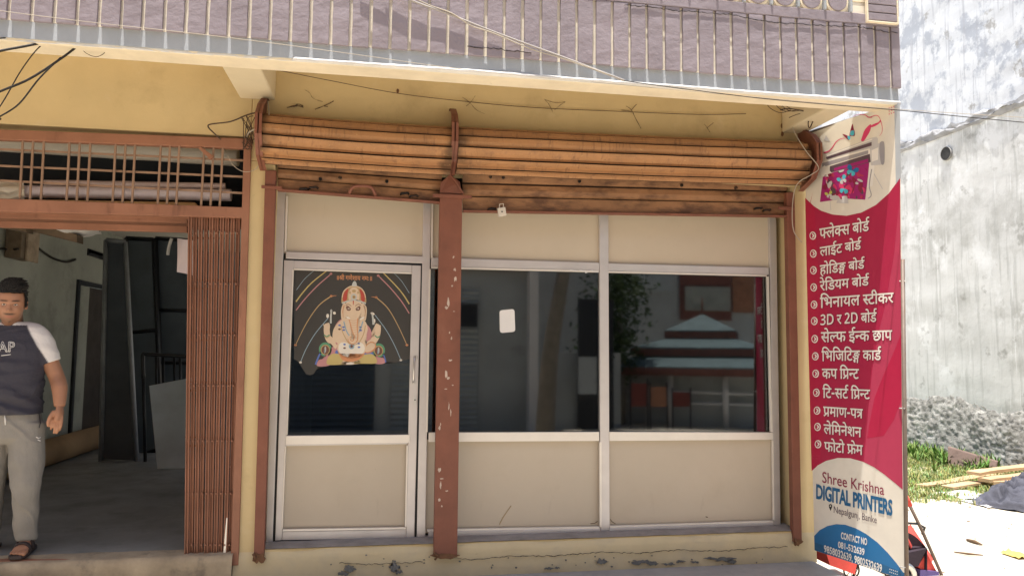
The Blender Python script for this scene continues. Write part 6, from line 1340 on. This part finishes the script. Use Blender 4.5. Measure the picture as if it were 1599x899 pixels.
def crown(par, c, rx, rz, n, name='crown'):
    bm = B(); cl2 = bm.loops.layers.float_color.new('tint')
    cl_c = [c+V(random.uniform(-1, 1)*rx, random.uniform(-1, 1)*rx, random.uniform(-1, 1)*rz) for _ in range(18)]
    for i in range(n):
        p = random.choice(cl_c)+V(random.gauss(0, .3), random.gauss(0, .3), random.gauss(0, .22)); s_ = random.uniform(.05, .1)
        a = V(random.uniform(-1, 1), random.uniform(-1, 1), random.uniform(-.6, .6)).normalized(); b_ = a.orthogonal().normalized()*.45
        f = bm.faces.new([bm.verts.new(p+a*s_), bm.verts.new(p+b_*s_), bm.verts.new(p-a*s_), bm.verts.new(p-b_*s_)]); k = random.uniform(.6, 1.5)
        for l in f.loops: l[cl2] = (k, k, k*.8, 1)
    obj(name, bm, M_leaf, par)
crown(tt, t1+V(1.0, 0, 3.0), 1.3, .8, 1800)
t2 = thing('street_tree', 'dense green tree beside the pagoda roofed shrine across the street', 'tree', VR(965, 720, 12))
b2 = VR(968, 720, 12); b2.z = 0; bm = B(); tube(bm, [b2, b2+V(.05, 0, 1.2), b2+V(0, 0, 2.6)], [.14, .12, .08], 8); obj('trunk', bm, M_bark, t2)
cc = VR(966, 490, 12); crown(t2, cc, .42, 1.2, 2600)
# pagoda roofed shrine pavilion
pv = VR(1098, 600, 13); pv.z = 0
sh_ = thing('shrine', 'pagoda roofed open shrine pavilion across the street', 'shrine', pv)
M_roof = mat('pale_green_tin_roof', (.13, .185, .19), .7, .2, 4, .1); M_trim = mat('maroon_roof_trim', (.20, .075, .055), .7, .2, 6, .1)
mz = lambda y: VR(1098, y, 13).z
ang = math.radians(28); ca, sa = math.cos(ang), math.sin(ang)
def rot(x, y, z): return V(pv.x+x*ca-y*sa, pv.y+x*sa+y*ca, z)
def tier(hw, ze, ht_, zt):
    hw, ht_ = hw*1.3, ht_*1.3
    bm = B()
    c4 = [rot(a*hw, b*hw, ze) for a, b in ((-1, -1), (1, -1), (1, 1), (-1, 1))]; d4 = [rot(a*ht_, b*ht_, zt) for a, b in ((-1, -1), (1, -1), (1, 1), (-1, 1))]
    for i in range(4):
        prism(bm, [c4[i], c4[(i+1) % 4], d4[(i+1) % 4], d4[i]], (0, 0, .03))
    obj('roof', bm, M_roof, sh_)
    bm = B()
    for i in range(4): prism(bm, [c4[i], c4[(i+1) % 4], c4[(i+1) % 4]+V(0, 0, -.17), c4[i]+V(0, 0, -.17)], ((pv.x-c4[i].x)*.02, (pv.y-c4[i].y)*.02, 0))
    obj('roof_trim', bm, M_trim, sh_)
tier(1.75, mz(572), .92, mz(553)); tier(1.22, mz(545), .42, mz(527)); tier(.66, mz(519), .03, mz(493))
bm = B()
for hw, za, zb in ((.90, mz(556), mz(540)), (.40, mz(530), mz(514))):
    prism(bm, [rot(a*hw*1.3, b*hw*1.3, za) for a, b in ((-1, -1), (1, -1), (1, 1), (-1, 1))], (0, 0, zb-za))
obj('drum', bm, M_trim, sh_)
bm = B(); tube(bm, [rot(0, 0, mz(494)), rot(0, 0, mz(480)), rot(0, 0, mz(462))], [.05, .03, .006], 8); obj('spire', bm, M_trim, sh_)
for a in (-1, -.33, .33, 1):
    for b in (-1, -.33, .33, 1):
        if abs(a) < 1 and abs(b) < 1: continue
        bm = B(); c = rot(a*1.9, b*1.9, 0); tube(bm, [c, c+V(0, 0, mz(574))], .07, 8); obj('column', bm, M_white if abs(a)+abs(b) < 2 else M_brick, sh_)
bm = B()
for a, b in (((-1.9, -1.9), (1.9, -1.9)), ((1.9, -1.9), (1.9, 1.9)), ((1.9, 1.9), (-1.9, 1.9)), ((-1.9, 1.9), (-1.9, -1.9))):
    for z in (.55, .8, mz(578)): tube(bm, [rot(*a, z), rot(*b, z)], .03, 6)
obj('railing', bm, M_white, sh_)
bm = B(); prism(bm, [rot(a*1.7, b*1.7, .004) for a, b in ((-1, -1), (1, -1), (1, 1), (-1, 1))], (0, 0, 1.5)); obj('plinth', bm, M_opp, sh_)
M_trim2 = mat('faded_red_cloth', (.18, .05, .04), .9, .2, 6)
for i, (a, b, c, d) in enumerate(((985, 1012, 598, 640), (1016, 1042, 604, 650), (1050, 1078, 612, 645))):
    bm = B(); a_, b_ = VR(a, c, 11), VR(b, c, 11); z0 = VR(a, c, 11).z
    for xx in (a_.x, b_.x): box(bm, xx-.015, xx+.015, a_.y-.03, a_.y, 0, z0+.1)
    box(bm, a_.x+.02, b_.x-.02, a_.y-.02, a_.y-.005, .5, z0, 1)
    tag(obj('street_hoarding', bm, [M_black, [M_trim2, M_brick, M_trim2][i]]), ['red cloth hoarding on two posts left of the shrine across the street', 'brown cloth hoarding on two posts in front of the shrine across the street', 'small red hoarding nearest the middle of the shrine across the street'][i], 'hoarding')
bm = B(); box(bm, 3.21, 5.3, 2*YG-11.4, 2*YG-11.2, 0, 1.7); box(bm, 5.1, 5.3, 2*YG-20, 2*YG-11.41, 0, 1.7); tag(obj('reflection_block_wall', bm, M_opp), 'low grey wall added left of the shrine to hide bright ground in the glass', 'wall')  # added wall, keeps sunlit ground out of the window reflections
rb = thing('rear_building', 'tall grey building with brown boards behind the shrine across the street', 'building', (12, 2*YG-20, 0))
bm = B(); box(bm, 3.3, 30, 2*YG-28, 2*YG-20, 0, 11); obj('wall', bm, M_opp, rb)
for (a, b, c, d, m) in ((1062, 1142, 428, 500, M_trim), (1144, 1180, 428, 488, M_brick), (960, 1050, 428, 455, M_gsh), (1010, 1050, 590, 625, M_brick)):
    bm = B(); vbox(bm, a, b, c, d, 19.9, .05); obj('board', bm, m, rb)
bm = B(); vbox(bm, 1070, 1140, 448, 485, 19.8, .03); obj('faded_panel', bm, M_pass, rb)
lb = thing('side_building', 'plain plastered house further along the street', 'building', (-22, 2*YG-12, 0))
bm = B(); box(bm, -30, -14.3, 2*YG-20, 2*YG-12, 0, 9); obj('wall', bm, M_wall, lb)
